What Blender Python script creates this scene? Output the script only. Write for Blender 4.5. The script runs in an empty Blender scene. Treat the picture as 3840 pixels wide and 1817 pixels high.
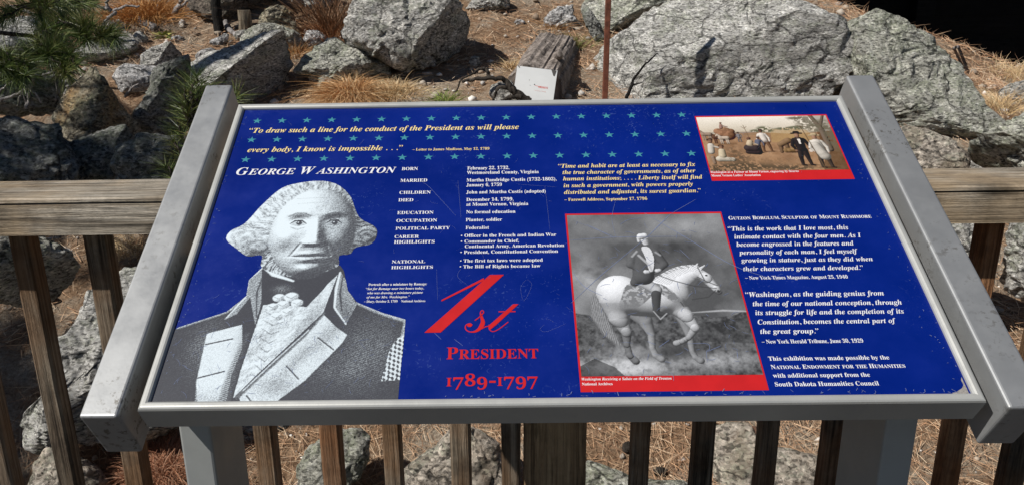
import bpy, bmesh, math, random
import numpy as np
from mathutils import Vector, Matrix, noise

random.seed(7)
rng = np.random.default_rng(7)
C = bpy.context.scene.collection
sc = bpy.context.scene

# ------------------------------------------------------------------ camera
PITCH, YAW, ROLL = 0.30105789, -0.01296326, 0.0165838
CAM = np.array([-0.07305298, -0.91753386, 1.35349546])
FPX, PPX, PPY = 3000.0, 1838.43, 908.5          # focal length and optical axis in photo pixels (3840 wide)
_f = np.array([math.sin(YAW) * math.cos(PITCH), math.cos(YAW) * math.cos(PITCH), -math.sin(PITCH)])
_r0 = np.array([math.cos(YAW), -math.sin(YAW), 0.0])
_d0 = np.cross(_f, _r0)
CR = math.cos(ROLL) * _r0 + math.sin(ROLL) * _d0     # camera right
CD = np.cross(_f, CR)                                # camera down
CF = _f
cam_data = bpy.data.cameras.new('camera')
cam = bpy.data.objects.new('camera', cam_data)
C.objects.link(cam)
cam.matrix_world = Matrix(((CR[0], -CD[0], -CF[0], CAM[0]), (CR[1], -CD[1], -CF[1], CAM[1]),
                           (CR[2], -CD[2], -CF[2], CAM[2]), (0, 0, 0, 1)))
cam_data.sensor_width = 36.0
cam_data.lens = FPX / 3840 * 36
cam_data.shift_x = (1920 - PPX) / 3840
cam_data.clip_start = 0.05
cam_data.clip_end = 300
sc.camera = cam

# ------------------------------------------------------------------ light
SUN = Vector((-0.60, -0.33, 0.73)).normalized()      # towards the sun: high, from the left and a little behind the camera
sun_d = bpy.data.lights.new('sun', 'SUN')
sun_d.energy = 5.0
sun_d.angle = math.radians(0.53)
sun_d.color = (1.0, 0.955, 0.89)
sun = bpy.data.objects.new('sun', sun_d)
sun.rotation_euler = SUN.to_track_quat('Z', 'Y').to_euler()
sun.location = SUN * 20
C.objects.link(sun)
world = bpy.data.worlds.new('World')
sc.world = world
world.use_nodes = True
wn = world.node_tree.nodes
sky = wn.new('ShaderNodeTexSky')
sky.sky_type = 'NISHITA'
sky.sun_disc = False
sky.altitude = 1745
sky.air_density = 0.75
sky.dust_density = 0.3
sky.sun_elevation = math.asin(SUN.z)
sky.sun_rotation = math.atan2(SUN.x, SUN.y)
world.node_tree.links.new(sky.outputs[0], wn['Background'].inputs[0])
wn['Background'].inputs[1].default_value = 0.05
sc.view_settings.view_transform = 'Standard'
sc.view_settings.look = 'None'
sc.view_settings.exposure = 0.06
sc.view_settings.gamma = 1.0

# ------------------------------------------------------------------ helpers
def ray(px, py):
    return ((px - PPX) / FPX) * CR + ((py - PPY) / FPX) * CD + CF

def sstep(a, b, x):
    t = min(1.0, max(0.0, (x - a) / (b - a)))
    return t * t * (3 - 2 * t)

def gz(x, y):
    """height of the hillside"""
    s = y - 1.25
    base = -0.52 + (0.46 * s if s > 0 else 0.12 * s)
    if y > 5.2:                                  # on the right the bank ends in a crest before the added walkway
        base -= 1.0 * (y - 5.2) * sstep(2.0, 2.7, x)
    xr = x - 2.35
    if xr > 0:
        base -= 0.36 * xr * sstep(3.2, 5.0, y)
    base += 0.10 * noise.noise(Vector((x * 0.7, y * 0.7, 3.1))) + 0.035 * noise.noise(Vector((x * 2.3, y * 2.3, 7.7)))
    return base

def at(px, py, off=0.0):
    """the point of the hillside seen at a place of the photograph"""
    d = ray(px, py)
    t = 1.5
    while t < 14:
        p = CAM + d * t
        if p[2] < gz(p[0], p[1]) + off:
            break
        t += 0.02
    return CAM + d * t

def on_y(px, py, y):
    d = ray(px, py)
    return CAM + d * ((y - CAM[1]) / d[1])

ZF = {'A': (0, 0, .5906), 'B': (1200, 0, .5047), 'C': (2400, 0, .5907), 'D': (0, 880, .7683), 'E': (600, 1450, .66),
      'F': (2100, 1450, .6755), 'G': (3450, 800, .4924), 'H': (0, 0, .3282), 'K': (600, 0, .3445), 'V': (0, 0, 1.4907),
      'Q': (1880, 60, .2625)}
def zp(z, x, y):
    ox, oy, s = ZF[z]
    return (ox + x * s, oy + y * s)

def link(o, parent=None):
    C.objects.link(o)
    if parent is not None:
        o.parent = parent
    return o

def mesh_obj(name, verts, faces, mat=None, parent=None, smooth=False, origin=None):
    me = bpy.data.meshes.new(name)
    if origin is not None:
        verts = [(v[0] - origin[0], v[1] - origin[1], v[2] - origin[2]) for v in verts]
    me.from_pydata([tuple(map(float, v)) for v in verts], [], faces)
    me.update()
    if smooth:
        me.polygons.foreach_set('use_smooth', [True] * len(me.polygons))
    o = bpy.data.objects.new(name, me)
    if origin is not None:
        o.location = origin
    if mat is not None:
        for m in (mat if isinstance(mat, (list, tuple)) else [mat]):
            me.materials.append(m)
    return link(o, parent)

def fast_mesh(name, V, F, mat, parent=None, cols=None, smooth=False, origin=None):
    """V (n,3) array, F (m,k) array of equal-sized faces, cols (n,4)"""
    V = np.asarray(V, dtype=np.float32)
    F = np.asarray(F, dtype=np.int32)
    if origin is not None:
        V = V - np.asarray(origin, dtype=np.float32)
    me = bpy.data.meshes.new(name)
    me.vertices.add(len(V))
    me.vertices.foreach_set('co', V.ravel())
    m, k = F.shape
    me.loops.add(m * k)
    me.loops.foreach_set('vertex_index', F.ravel())
    me.polygons.add(m)
    me.polygons.foreach_set('loop_start', np.arange(0, m * k, k, dtype=np.int32))
    if smooth:
        me.polygons.foreach_set('use_smooth', np.ones(m, dtype=bool))
    me.update(calc_edges=True)
    if cols is not None:
        a = me.color_attributes.new('Col', 'FLOAT_COLOR', 'POINT')
        c4 = np.ones((len(V), 4), dtype=np.float32)
        c4[:, :cols.shape[1]] = cols
        a.data.foreach_set('color', c4.ravel())
    me.materials.append(mat)
    o = bpy.data.objects.new(name, me)
    if origin is not None:
        o.location = [float(v) for v in origin]
    return link(o, parent)

def tag(o, label=None, cat=None, group=None, kind=None):
    if label: o['label'] = label
    if cat: o['category'] = cat
    if group: o['group'] = group
    if kind: o['kind'] = kind
    return o

def thing(name, label, cat, loc=(0, 0, 0), group=None):
    o = bpy.data.objects.new(name, None)
    o.location = [float(v) for v in loc]
    o.empty_display_size = 0.1
    link(o)
    return tag(o, label, cat, group)

def part(name, verts, faces, mat, root, **k):
    """a part given in world coordinates under a thing's Empty"""
    l = root.location
    return mesh_obj(name, [(v[0] - l[0], v[1] - l[1], v[2] - l[2]) for v in verts], faces, mat, root, **k)

def bevel_box(size, bev, segs=2):
    bm = bmesh.new()
    bmesh.ops.create_cube(bm, size=1)
    for v in bm.verts:
        v.co = Vector((v.co.x * size[0], v.co.y * size[1], v.co.z * size[2]))
    if bev:
        bmesh.ops.bevel(bm, geom=bm.edges[:], offset=bev, segments=segs, profile=0.5, affect='EDGES')
    return bm

def bm_obj(name, bm, mat, parent=None, smooth=False):
    me = bpy.data.meshes.new(name)
    bm.to_mesh(me)
    bm.free()
    if smooth:
        me.polygons.foreach_set('use_smooth', [True] * len(me.polygons))
    me.materials.append(mat)
    o = bpy.data.objects.new(name, me)
    return link(o, parent)

def tube(pts, radii, n=8, jitter=0.0, seed=0):
    """tapering tube through points: verts, faces"""
    rnd = random.Random(seed)
    V, F = [], []
    P = [Vector(p) for p in pts]
    for i, p in enumerate(P):
        t = (P[min(i + 1, len(P) - 1)] - P[max(i - 1, 0)]).normalized()
        a = t.cross(Vector((0.31, 0.22, 0.93)))
        if a.length < 1e-3: a = t.cross(Vector((1, 0, 0)))
        a.normalize(); b = t.cross(a)
        r = radii[i] if isinstance(radii, (list, tuple)) else radii
        for k in range(n):
            an = 2 * math.pi * k / n
            rr = r * (1 + jitter * (rnd.random() - .5))
            V.append(p + a * math.cos(an) * rr + b * math.sin(an) * rr)
    for i in range(len(P) - 1):
        for k in range(n):
            F.append((i * n + k, i * n + (k + 1) % n, (i + 1) * n + (k + 1) % n, (i + 1) * n + k))
    F.append(tuple(range(n - 1, -1, -1)))
    F.append(tuple((len(P) - 1) * n + k for k in range(n)))
    return V, F

def wobble(pts, n, amp, seed=0):
    """resample a polyline with a little natural wobble"""
    out = []
    P = [Vector(p) for p in pts]
    m = len(P) - 1
    for i in range(n + 1):
        u = i / n * m
        k = min(int(u), m - 1); f = u - k
        a, b, c, d = P[max(k - 1, 0)], P[k], P[k + 1], P[min(k + 2, m)]
        q = 0.5 * ((2 * b) + (-a + c) * f + (2 * a - 5 * b + 4 * c - d) * f * f + (-a + 3 * b - 3 * c + d) * f ** 3)
        out.append(q + Vector([amp * noise.noise(Vector((i * 0.7, seed * 5.1 + j * 9.3, 0.5))) for j in range(3)]))
    return out

# ------------------------------------------------------------------ materials
class NT:
    def __init__(s, name):
        s.m = bpy.data.materials.new(name)
        s.m.use_nodes = True
        s.t = s.m.node_tree
        s.bsdf = s.t.nodes['Principled BSDF']
    def n(s, typ, **k):
        nd = s.t.nodes.new(typ)
        for a, v in k.items():
            if a.startswith('i_'):
                key = a[2:]
                nd.inputs[int(key) if key.isdigit() else key.replace('_', ' ')].default_value = v
            else:
                setattr(nd, a, v)
        return nd
    def l(s, a, b):
        s.t.links.new(a, b)
    def coords(s, scale=(1, 1, 1), rot=(0, 0, 0), kind='Object'):
        tc = s.n('ShaderNodeTexCoord')
        mp = s.n('ShaderNodeMapping')
        mp.inputs['Scale'].default_value = scale
        mp.inputs['Rotation'].default_value = rot
        s.l(tc.outputs[kind], mp.inputs[0])
        return mp.outputs[0]
    def noise(s, vec, scale, detail=6, rough=.6, dist=0.0):
        nd = s.n('ShaderNodeTexNoise')
        nd.inputs['Scale'].default_value = scale
        nd.inputs['Detail'].default_value = detail
        nd.inputs['Roughness'].default_value = rough
        nd.inputs['Distortion'].default_value = dist
        s.l(vec, nd.inputs['Vector'])
        return nd.outputs['Fac']
    def ramp(s, fac, stops):
        nd = s.n('ShaderNodeValToRGB')
        cr = nd.color_ramp
        while len(cr.elements) < len(stops): cr.elements.new(0.5)
        for e, (p, c) in zip(cr.elements, stops):
            e.position = p
            e.color = (c, c, c, 1) if isinstance(c, (int, float)) else (*c, 1)
        s.l(fac, nd.inputs[0])
        return nd.outputs[0]
    def mix(s, fac, a, b, mode='MIX'):
        nd = s.n('ShaderNodeMix', data_type='RGBA', blend_type=mode)
        for v, i in ((fac, 0), (a, 6), (b, 7)):
            if hasattr(v, 'default_value') or hasattr(v, 'links'):
                s.l(v, nd.inputs[i])
            elif i == 0:
                nd.inputs[0].default_value = v
            else:
                nd.inputs[i].default_value = (*v, 1)
        return nd.outputs[2]
    def math(s, op, a, b=0.0):
        nd = s.n('ShaderNodeMath', operation=op)
        for i, v in enumerate((a, b)):
            if hasattr(v, 'links'): s.l(v, nd.inputs[i])
            else: nd.inputs[i].default_value = v
        return nd.outputs[0]
    def bump(s, h, strength, dist, prev=None):
        nd = s.n('ShaderNodeBump')
        nd.inputs['Strength'].default_value = strength
        nd.inputs['Distance'].default_value = dist
        s.l(h, nd.inputs['Height'])
        if prev is not None: s.l(prev, nd.inputs['Normal'])
        return nd.outputs[0]
    def base(s, c):
        if hasattr(c, 'links'): s.l(c, s.bsdf.inputs['Base Color'])
        else: s.bsdf.inputs['Base Color'].default_value = (*c, 1)
    def set(s, rough=None, metal=None, spec=None, normal=None):
        for key, v in (('Roughness', rough), ('Metallic', metal), ('Specular IOR Level', spec)):
            if v is None: continue
            if hasattr(v, 'links'): s.l(v, s.bsdf.inputs[key])
            else: s.bsdf.inputs[key].default_value = v
        if normal is not None: s.l(normal, s.bsdf.inputs['Normal'])
        return s.m

def rock_material(name, pale, mid, dark, lichen, lich_amt, rot, stretch=2.2, stain=None):
    m = NT(name)
    co = m.coords((1, 1, stretch), rot)
    iso = m.coords()
    n1 = m.noise(co, 42, 8, .78, .8)
    n2 = m.noise(co, 8, 5, .65, .5)
    n3 = m.noise(iso, 3.2, 4, .6)
    col = m.ramp(n1, [(.37, dark), (.455, mid), (.54, pale), (.68, tuple(min(.9, c * 1.4) for c in pale))])
    tone = m.ramp(n2, [(.36, .62), (.60, 1.12)])
    col = m.mix(1.0, col, tone, 'MULTIPLY')
    lm = m.ramp(m.noise(iso, 7.5, 9, .78, .4), [(.52 - lich_amt, 0.0), (.58 - lich_amt * .7, .75)])
    lf = m.ramp(m.noise(iso, 75, 4, .75), [(.42, .15), (.58, 1.0)])
    col = m.mix(m.math('MULTIPLY', lm, lf), col, lichen)
    if stain:
        sm = m.ramp(n3, [(.48, 0.0), (.62, .8)])
        col = m.mix(sm, col, stain)
    # crystals of quartz and mica, black biotite flakes
    vo = m.n('ShaderNodeTexVoronoi', i_Scale=75.0, i_Randomness=1.0)
    m.l(co, vo.inputs['Vector'])
    cell = m.n('ShaderNodeSeparateColor'); m.l(vo.outputs['Color'], cell.inputs[0])
    fl = m.ramp(cell.outputs[0], [(.12, .30), (.26, .92), (.74, 1.0), (.92, 1.5)])
    col = m.mix(.85, col, fl, 'MULTIPLY')
    # joints running through the stone
    wv = m.n('ShaderNodeVectorMath', operation='ADD'); wn_ = m.n('ShaderNodeTexNoise', i_Scale=5.0, i_Detail=5.0)
    m.l(iso, wn_.inputs['Vector'])
    ws = m.n('ShaderNodeVectorMath', operation='SCALE'); m.l(wn_.outputs['Color'], ws.inputs[0]); ws.inputs['Scale'].default_value = .45
    m.l(co, wv.inputs[0]); m.l(ws.outputs[0], wv.inputs[1])
    ce = m.n('ShaderNodeTexVoronoi', feature='DISTANCE_TO_EDGE', i_Scale=2.1)
    m.l(wv.outputs[0], ce.inputs['Vector'])
    crack = m.ramp(ce.outputs['Distance'], [(.004, 0.0), (.022, 1.0)])
    col = m.mix(.75, col, m.ramp(crack, [(0, .16), (1, 1.0)]), 'MULTIPLY')
    # pits
    pit = m.ramp(m.noise(co, 19, 9, .8, 1.2), [(.36, .18), (.44, 1.0)])
    col = m.mix(.7, col, pit, 'MULTIPLY')
    m.base(col)
    b0 = m.bump(m.noise(co, 12, 9, .75, 1.0), 1.0, .035, m.bump(crack, 1.0, .03))
    b1 = m.bump(n1, 1.0, .016, b0)
    b2 = m.bump(cell.outputs[1], .8, .004, b1)
    mica = m.ramp(cell.outputs[2], [(.90, .80), (.96, .25)])
    return m.set(rough=mica, spec=.35, normal=b2)

PALE, MID, DARK = (.72, .70, .65), (.50, .48, .44), (.055, .053, .05)
M = {}
M['granite_pale'] = rock_material('granite_pale', (.80, .785, .74), (.60, .585, .54), (.075, .072, .066), (.43, .455, .35), .02, (.4, .2, .3), 2.6)
M['granite_grey'] = rock_material('granite_grey', PALE, MID, DARK, (.31, .335, .245), .02, (.2, .5, .1), 1.8)
M['granite_green'] = rock_material('granite_green', (.70, .69, .61), (.50, .49, .42), DARK, (.36, .395, .275), .06, (.5, .1, .2), 2.0)
M['granite_dim'] = rock_material('granite_dim', (.42, .42, .39), (.25, .25, .225), (.035, .034, .032), (.19, .22, .15), .05, (.1, .4, .5), 1.6)  # dimmer copy of the granite, shade coloured into the rocks in shadow
M['granite_ochre'] = rock_material('granite_ochre', (.50, .45, .34), (.33, .28, .19), (.05, .045, .035), (.28, .295, .17), .04, (.3, .3, .1), 1.8, (.50, .27, .085))
M['granite_brown'] = rock_material('granite_brown', (.66, .585, .50), (.46, .40, .33), (.07, .058, .048), (.42, .45, .34), .03, (.2, .1, .7), 1.5, (.33, .25, .18))
M['granite_white'] = rock_material('granite_white', (.76, .745, .73), (.60, .585, .57), (.16, .155, .15), (.52, .53, .48), -.08, (.2, .6, .2), 1.4)
M['granite_shade'] = rock_material('granite_shade', (.30, .25, .20), (.19, .15, .12), (.03, .026, .022), (.20, .20, .15), .0, (.2, .1, .4), 1.5)  # darkened granite: shade of the enclosed boulder put into its colour

def make_ground_mat():
    m = NT('forest_floor')
    co = m.coords()
    n1 = m.noise(co, 2.1, 6, .65)
    n2 = m.noise(co, 38, 6, .7, 1.0)
    col = m.ramp(n2, [(.3, (.10, .062, .038)), (.5, (.27, .172, .105)), (.68, (.43, .315, .21))])
    dirt = m.ramp(m.noise(co, 70, 4, .7), [(.35, (.22, .175, .13)), (.65, (.50, .43, .34))])
    col = m.mix(m.ramp(n1, [(.47, 0.0), (.58, .85)]), col, dirt)
    m.base(col)
    return m.set(rough=.95, spec=.1, normal=m.bump(n2, 1.0, .03))
M['ground'] = make_ground_mat()

def colour_attr_mat(name, rough=.8, spec=.2, transl=0.0):
    m = NT(name)
    a = m.n('ShaderNodeVertexColor', layer_name='Col')
    m.base(a.outputs[0])
    return m.set(rough=rough, spec=spec)
M['litter'] = colour_attr_mat('pine_litter', .75, .25)
M['dry_grass'] = colour_attr_mat('dry_grass', .7, .25)
M['needles'] = colour_attr_mat('green_needles', .45, .45)
M['gravel'] = colour_attr_mat('gravel', .7, .3)
M['print'] = colour_attr_mat('printed_picture', .34, .4)

def iso0(m):
    return m.coords()

def wood_mat(name, light, mid, dark, axis, warm=None, cracks=1.0, reds=0.0):
    m = NT(name)
    st = [38.0, 38.0, 38.0]; st['xyz'.index(axis)] = 1.3
    co = m.coords(tuple(st))
    st2 = [130.0, 130.0, 130.0]; st2['xyz'.index(axis)] = 3.0
    co2 = m.coords(tuple(st2))
    iso = m.coords()
    oi = m.n('ShaderNodeObjectInfo')
    n1 = m.noise(co, 1.0, 8, .70, 1.3)
    n2 = m.noise(co2, 1.0, 6, .75, .6)
    st3 = [13.0, 13.0, 13.0]; st3['xyz'.index(axis)] = 4.2
    kv = m.n('ShaderNodeTexVoronoi', i_Scale=1.0)
    m.l(m.coords(tuple(st3)), kv.inputs['Vector'])
    knot = m.ramp(kv.outputs['Distance'], [(.07, .12), (.16, .62), (.24, 1.0)])
    blot = m.ramp(m.noise(iso0(m), 7, 6, .7), [(.36, .45), (.56, 1.08)])
    col = m.ramp(n1, [(.33, dark), (.48, mid), (.64, light)])
    fine = m.ramp(n2, [(.34, .38), (.52, 1.05)])
    col = m.mix(.9, col, fine, 'MULTIPLY')
    if warm:
        wm = m.ramp(m.noise(iso, 3.0, 4, .6), [(.46, 0.0), (.62, .75)])
        col = m.mix(wm, col, warm)
        col = m.mix(.75, col, fine, 'MULTIPLY')
    kc = m.n('ShaderNodeSeparateColor'); m.l(kv.outputs['Color'], kc.inputs[0])
    col = m.mix(m.ramp(kc.outputs[0], [(.70, 0.0), (.72, 1.0)]), col, m.mix(1.0, col, knot, 'MULTIPLY'))
    col = m.mix(.8, col, blot, 'MULTIPLY')
    red = m.mix(1.0, col, (1.25, .78, .50), 'MULTIPLY')
    rf = m.math('FRACT', m.math('MULTIPLY', oi.outputs['Random'], 7.3))
    col = m.mix(m.ramp(rf, [(.55, 0.0), (.95, reds)]), col, red)
    tone = m.math('MULTIPLY_ADD', oi.outputs['Random'], .5); tone.node.inputs[2].default_value = .75
    col = m.mix(1.0, col, tone, 'MULTIPLY')
    m.base(col)
    h = m.math('ADD', n1, n2)
    return m.set(rough=.85, spec=.2, normal=m.bump(h, 1.0, .006 * cracks))
M['rail_wood'] = wood_mat('weathered_rail_wood', (.66, .60, .51), (.46, .40, .315), (.13, .10, .072), 'x', (.46, .34, .21))
M['baluster_wood'] = wood_mat('weathered_baluster_wood', (.33, .27, .20), (.185, .138, .095), (.034, .025, .018), 'z', (.22, .115, .052), 1.2, .9)
M['post_wood'] = wood_mat('brown_post_wood', (.38, .265, .15), (.27, .175, .095), (.07, .047, .03), 'z')
M['deck_wood'] = wood_mat('deck_wood', (.12, .10, .085), (.075, .062, .05), (.03, .025, .02), 'x')
M['shade_wood'] = wood_mat('shade_black_wood', (.012, .011, .010), (.008, .0075, .007), (.004, .004, .004), 'x')  # near-black boards: deep shade put into the wood colour

def metal_mat(name, col, rough, metal, dirt=True):
    m = NT(name)
    co = m.coords()
    n = m.noise(co, 4.5, 6, .65)
    f = m.noise(co, 260, 3, .6)
    base = m.mix(m.ramp(n, [(.35, 0.0), (.7, 1.0)]), tuple(c * .86 for c in col), tuple(min(1, c * 1.08) for c in col))
    if dirt:
        d1 = m.ramp(m.noise(co, 95, 5, .7), [(.55, 0.0), (.61, .8)])
        d2 = m.ramp(m.noise(co, 5.5, 3, .5), [(.475, 0.0), (.575, 1.0)])
        base = m.mix(m.math('MULTIPLY', d1, d2), base, (.12, .108, .09))
    m.base(base)
    r = m.ramp(m.noise(co, 22, 5, .7), [(.3, rough - .07), (.7, rough + .10)])
    return m.set(rough=r, metal=metal, spec=.5, normal=m.bump(f, .12, .0006))
M['rail_metal'] = metal_mat('aged_grey_metal', (.385, .395, .40), .45, .60)
M['frame_metal'] = metal_mat('painted_grey_frame', (.46, .465, .445), .42, .30, False)
M['post_metal'] = metal_mat('grey_post_metal', (.36, .375, .365), .5, .2, False)

def flat_mat(name, col, rough=.4, spec=.4, vary=.06, scale=30, metal=0.0):
    m = NT(name)
    n = m.noise(m.coords(), scale, 5, .6)
    a = tuple(max(0, c * (1 - vary)) for c in col); b = tuple(min(1, c * (1 + vary)) for c in col)
    m.base(m.mix(m.ramp(n, [(.35, 0.0), (.65, 1.0)]), a, b))
    return m.set(rough=rough, spec=spec, metal=metal)

def panel_mat():
    m = NT('blue_printed_panel')
    co = m.coords()
    n = m.noise(co, 7, 5, .6)
    col = m.mix(m.ramp(n, [(.35, 0.0), (.7, 1.0)]), (.0002, .0100, .142), (.0008, .0140, .185))
    # fine weathered fibres in the film
    w = m.n('ShaderNodeTexNoise', i_Scale=95.0, i_Detail=3.0, i_Roughness=.6, i_Distortion=2.5)
    m.l(co, w.inputs['Vector'])
    fib = m.ramp(w.outputs['Fac'], [(.635, 0.0), (.66, .5)])
    area = m.ramp(m.noise(co, 4.0, 3, .5), [(.50, 0.0), (.62, 1.0)])
    col = m.mix(m.math('MULTIPLY', fib, area), col, (.07, .12, .32))
    m.base(col)
    r = m.ramp(m.noise(co, 14, 5, .7), [(.3, .26), (.7, .42)])
    return m.set(rough=r, spec=.30)
M['panel'] = panel_mat()
M['red'] = flat_mat('red_print', (.47, .014, .016), .34)
M['ink_white'] = flat_mat('white_lettering', (.70, .71, .73), .36)
M['ink_yellow'] = flat_mat('yellow_lettering', (.74, .60, .27), .36)
M['teal'] = flat_mat('teal_print', (.045, .225, .275), .36, .4, .15)
M['scratch'] = flat_mat('pale_scratches', (.15, .19, .33), .6)
M['bare'] = flat_mat('bare_sheet', (.24, .225, .21), .7, .3, .3, 300)
M['black'] = flat_mat('black_hole', (.01, .01, .01), .8)
M['rust'] = flat_mat('rusty_steel', (.150, .052, .030), .75, .3, .35, 40)
M['sign_white'] = flat_mat('white_sheet', (.56, .57, .565), .5, .3, .04, 8)
M['sign_red'] = flat_mat('faded_red_ink', (.55, .06, .04), .6)
M['pink_ink'] = flat_mat('worn_pink_ink', (.58, .36, .33), .6)
M['tape'] = flat_mat('dark_tape', (.07, .065, .06), .6)

def bark_mat(name, a, b, c, scale=(30, 30, 3)):
    m = NT(name)
    co = m.coords(scale)
    n = m.noise(co, 1.0, 7, .7, .8)
    m.base(m.ramp(n, [(.34, a), (.5, b), (.66, c)]))
    return m.set(rough=.9, spec=.15, normal=m.bump(n, 1.0, .02))
M['log'] = bark_mat('weathered_log', (.05, .042, .037), (.24, .205, .18), (.42, .37, .335), (26, 26, 2.4))
M['grey_branch'] = bark_mat('grey_dead_branch', (.12, .11, .105), (.28, .26, .25), (.43, .41, .40))
M['dark_branch'] = bark_mat('dark_branch', (.018, .015, .013), (.045, .038, .032), (.10, .085, .07))
M['charred'] = bark_mat('charred_bark', (.006, .006, .006), (.014, .013, .012), (.04, .036, .032))
M['bark_red'] = bark_mat('pine_bark', (.06, .035, .026), (.16, .09, .065), (.27, .17, .13), (40, 40, 40))
M['stump'] = bark_mat('stump_wood', (.09, .07, .05), (.22, .18, .13), (.34, .29, .22))
M['leaf'] = colour_attr_mat('leaf_green', .55, .35)

# ================================================================== the information panel
TILT = 0.53845086
Z0 = 0.85
EY = np.array([0, math.cos(TILT), math.sin(TILT)])
EN = np.array([0, -math.sin(TILT), math.cos(TILT)])
def PL(x, s, n):
    """panel coordinates (metres: across, up the slope, off the face) to the world"""
    return np.array([x, 0, Z0]) + s * EY + n * EN
PW, PH = 1.09, 0.6264
FACE = -0.0062

sign = thing('information_panel', 'slanted blue information panel with a grey portrait, framed in grey metal',
             'information sign', (0, 0.22, 0.0))
RL = np.array(sign.location)

# frame: one mitred profile carried round the four sides
prof = [(0.0, -.0455), (0.0, -.0050), (.0012, -.0020), (.0032, -.0005), (.0052, 0.0), (.0088, 0.0), (.0112, -.0012), (.0128, -.0034), (.0132, -.0062), (.0132, -.0095)]
V, F = [], []
for d, n in prof:
    for sx, ss in ((-1, 0), (1, 0), (1, 1), (-1, 1)):
        V.append(PL(sx * (PW / 2 - d), d if ss == 0 else PH - d, n))
for i in range(len(prof) - 1):
    for k in range(4):
        F.append((i * 4 + k, i * 4 + (k + 1) % 4, (i + 1) * 4 + (k + 1) % 4, (i + 1) * 4 + k))
V2 = []
frame_o = part('frame', V, F, M['frame_metal'], sign)
# the flat lower edge of the frame carries two small screw holes
for x, in ((-.392,), (.405,)):
    pts = [PL(x + .0032 * math.cos(a), -.0006, -.0155 + .0032 * math.sin(a)) for a in np.linspace(0, 2 * math.pi, 13)[:-1]]
    pts2 = [p + EY * .002 for p in pts]
    part('screw_hole', pts + pts2, [tuple(range(12))] + [(k, k + 12, (k + 1) % 12 + 12, (k + 1) % 12) for k in range(12)], M['black'], frame_o)
    o = frame_o.children[-1]
    o.location = (0, 0, 0)

def panel_box(name, x0, x1, s0, s1, n0, n1, mat, parent, bev=.0, segs=2):
    bm = bevel_box((x1 - x0, s1 - s0, n1 - n0), bev, segs)
    c = PL((x0 + x1) / 2, (s0 + s1) / 2, (n0 + n1) / 2) - RL
    m = Matrix(((1, 0, 0, c[0]), (0, EY[1], EN[1], c[1]), (0, EY[2], EN[2], c[2]), (0, 0, 0, 1)))
    bm.transform(m)
    return bm_obj(name, bm, mat, parent)

face = panel_box('panel_face', -PW / 2 + .0125, PW / 2 - .0125, .0125, PH - .0125, FACE - .006, FACE, M['panel'], sign)
panel_box('backing_plate', -PW / 2 + .003, PW / 2 - .003, .003, PH - .003, -.044, -.020, M['post_metal'], sign)
for sx in (-1, 1):
    xa, xb = sorted((sx * .5630, sx * .6128))
    panel_box('side_rail', xa, xb, -.0145, .6740, -.0890, .0070, M['rail_metal'], sign, .0042, 3)
for sx in (-1, 1):
    xa, xb = (-.563, -.515) if sx < 0 else (.501, .549)
    ya, yb = .150, .288
    def under(y): return Z0 + math.tan(TILT) * y - .0480 / math.cos(TILT)
    Vp = [(xa, ya, .004), (xb, ya, .004), (xb, yb, .004), (xa, yb, .004), (xa, ya, under(ya)), (xb, ya, under(ya)), (xb, yb, under(yb)), (xa, yb, under(yb))]
    bm = bmesh.new()
    vs = [bm.verts.new(Vector(v) - sign.location) for v in Vp]
    for f in ((0, 3, 2, 1), (4, 5, 6, 7), (0, 1, 5, 4), (1, 2, 6, 5), (2, 3, 7, 6), (3, 0, 4, 7)): bm.faces.new([vs[i] for i in f])
    bmesh.ops.bevel(bm, geom=bm.edges[:], offset=.004, segments=2, profile=.5, affect='EDGES')
    p = bm_obj('post', bm, M['post_metal'], sign)
    bm = bevel_box((.13, .24, .012), .002)
    bm.transform(Matrix.Translation(Vector(((xa + xb) / 2, .219, .0075)) - sign.location))
    bm_obj('base_plate', bm, M['post_metal'], p)

# ---------------------------------------------------------------- lettering
def mathstr(s, it):
    u, l = (0x1D468, 0x1D482) if it else (0x1D400, 0x1D41A)
    o = ''
    for ch in s:
        if 'A' <= ch <= 'Z': o += chr(u + ord(ch) - 65)
        elif 'a' <= ch <= 'z': o += chr(l + ord(ch) - 97)
        elif '0' <= ch <= '9': o += chr(0x1D7CE + ord(ch) - 48)
        else: o += ch
    return o
_cache = {}
def glyphs(s, it):
    """outline of a string at size 1: vertices (n,2) and faces"""
    if (s, it) in _cache: return _cache[(s, it)]
    cu = bpy.data.curves.new('t', 'FONT')
    cu.body = mathstr(s, it)
    cu.size = 1.0
    cu.resolution_u = 3
    o = bpy.data.objects.new('t', cu)
    C.objects.link(o)
    dg = bpy.context.evaluated_depsgraph_get()
    me = bpy.data.meshes.new_from_object(o.evaluated_get(dg))
    co = np.zeros(len(me.vertices) * 3); me.vertices.foreach_get('co', co)
    res = (co.reshape(-1, 3)[:, :2].copy(), [tuple(p.vertices) for p in me.polygons])
    bpy.data.objects.remove(o); bpy.data.curves.remove(cu); bpy.data.meshes.remove(me)
    _cache[(s, it)] = res
    return res
CAPH = float(glyphs('H', False)[0][:, 1].max())

def compose(runs, it):
    """runs: (text, scale, drop, gap before) side by side at size 1"""
    VV, FF, x, n = [], [], 0.0, 0
    for s, k, drop, gap in runs:
        v, f = glyphs(s, it)
        v = v * k
        x += gap
        v2 = np.column_stack([v[:, 0] - v[:, 0].min() + x, v[:, 1] - drop])
        VV.append(v2); FF += [tuple(i + n for i in t) for t in f]
        n += len(v); x = v2[:, 0].max()
    return np.vstack(VV), FF

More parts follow.
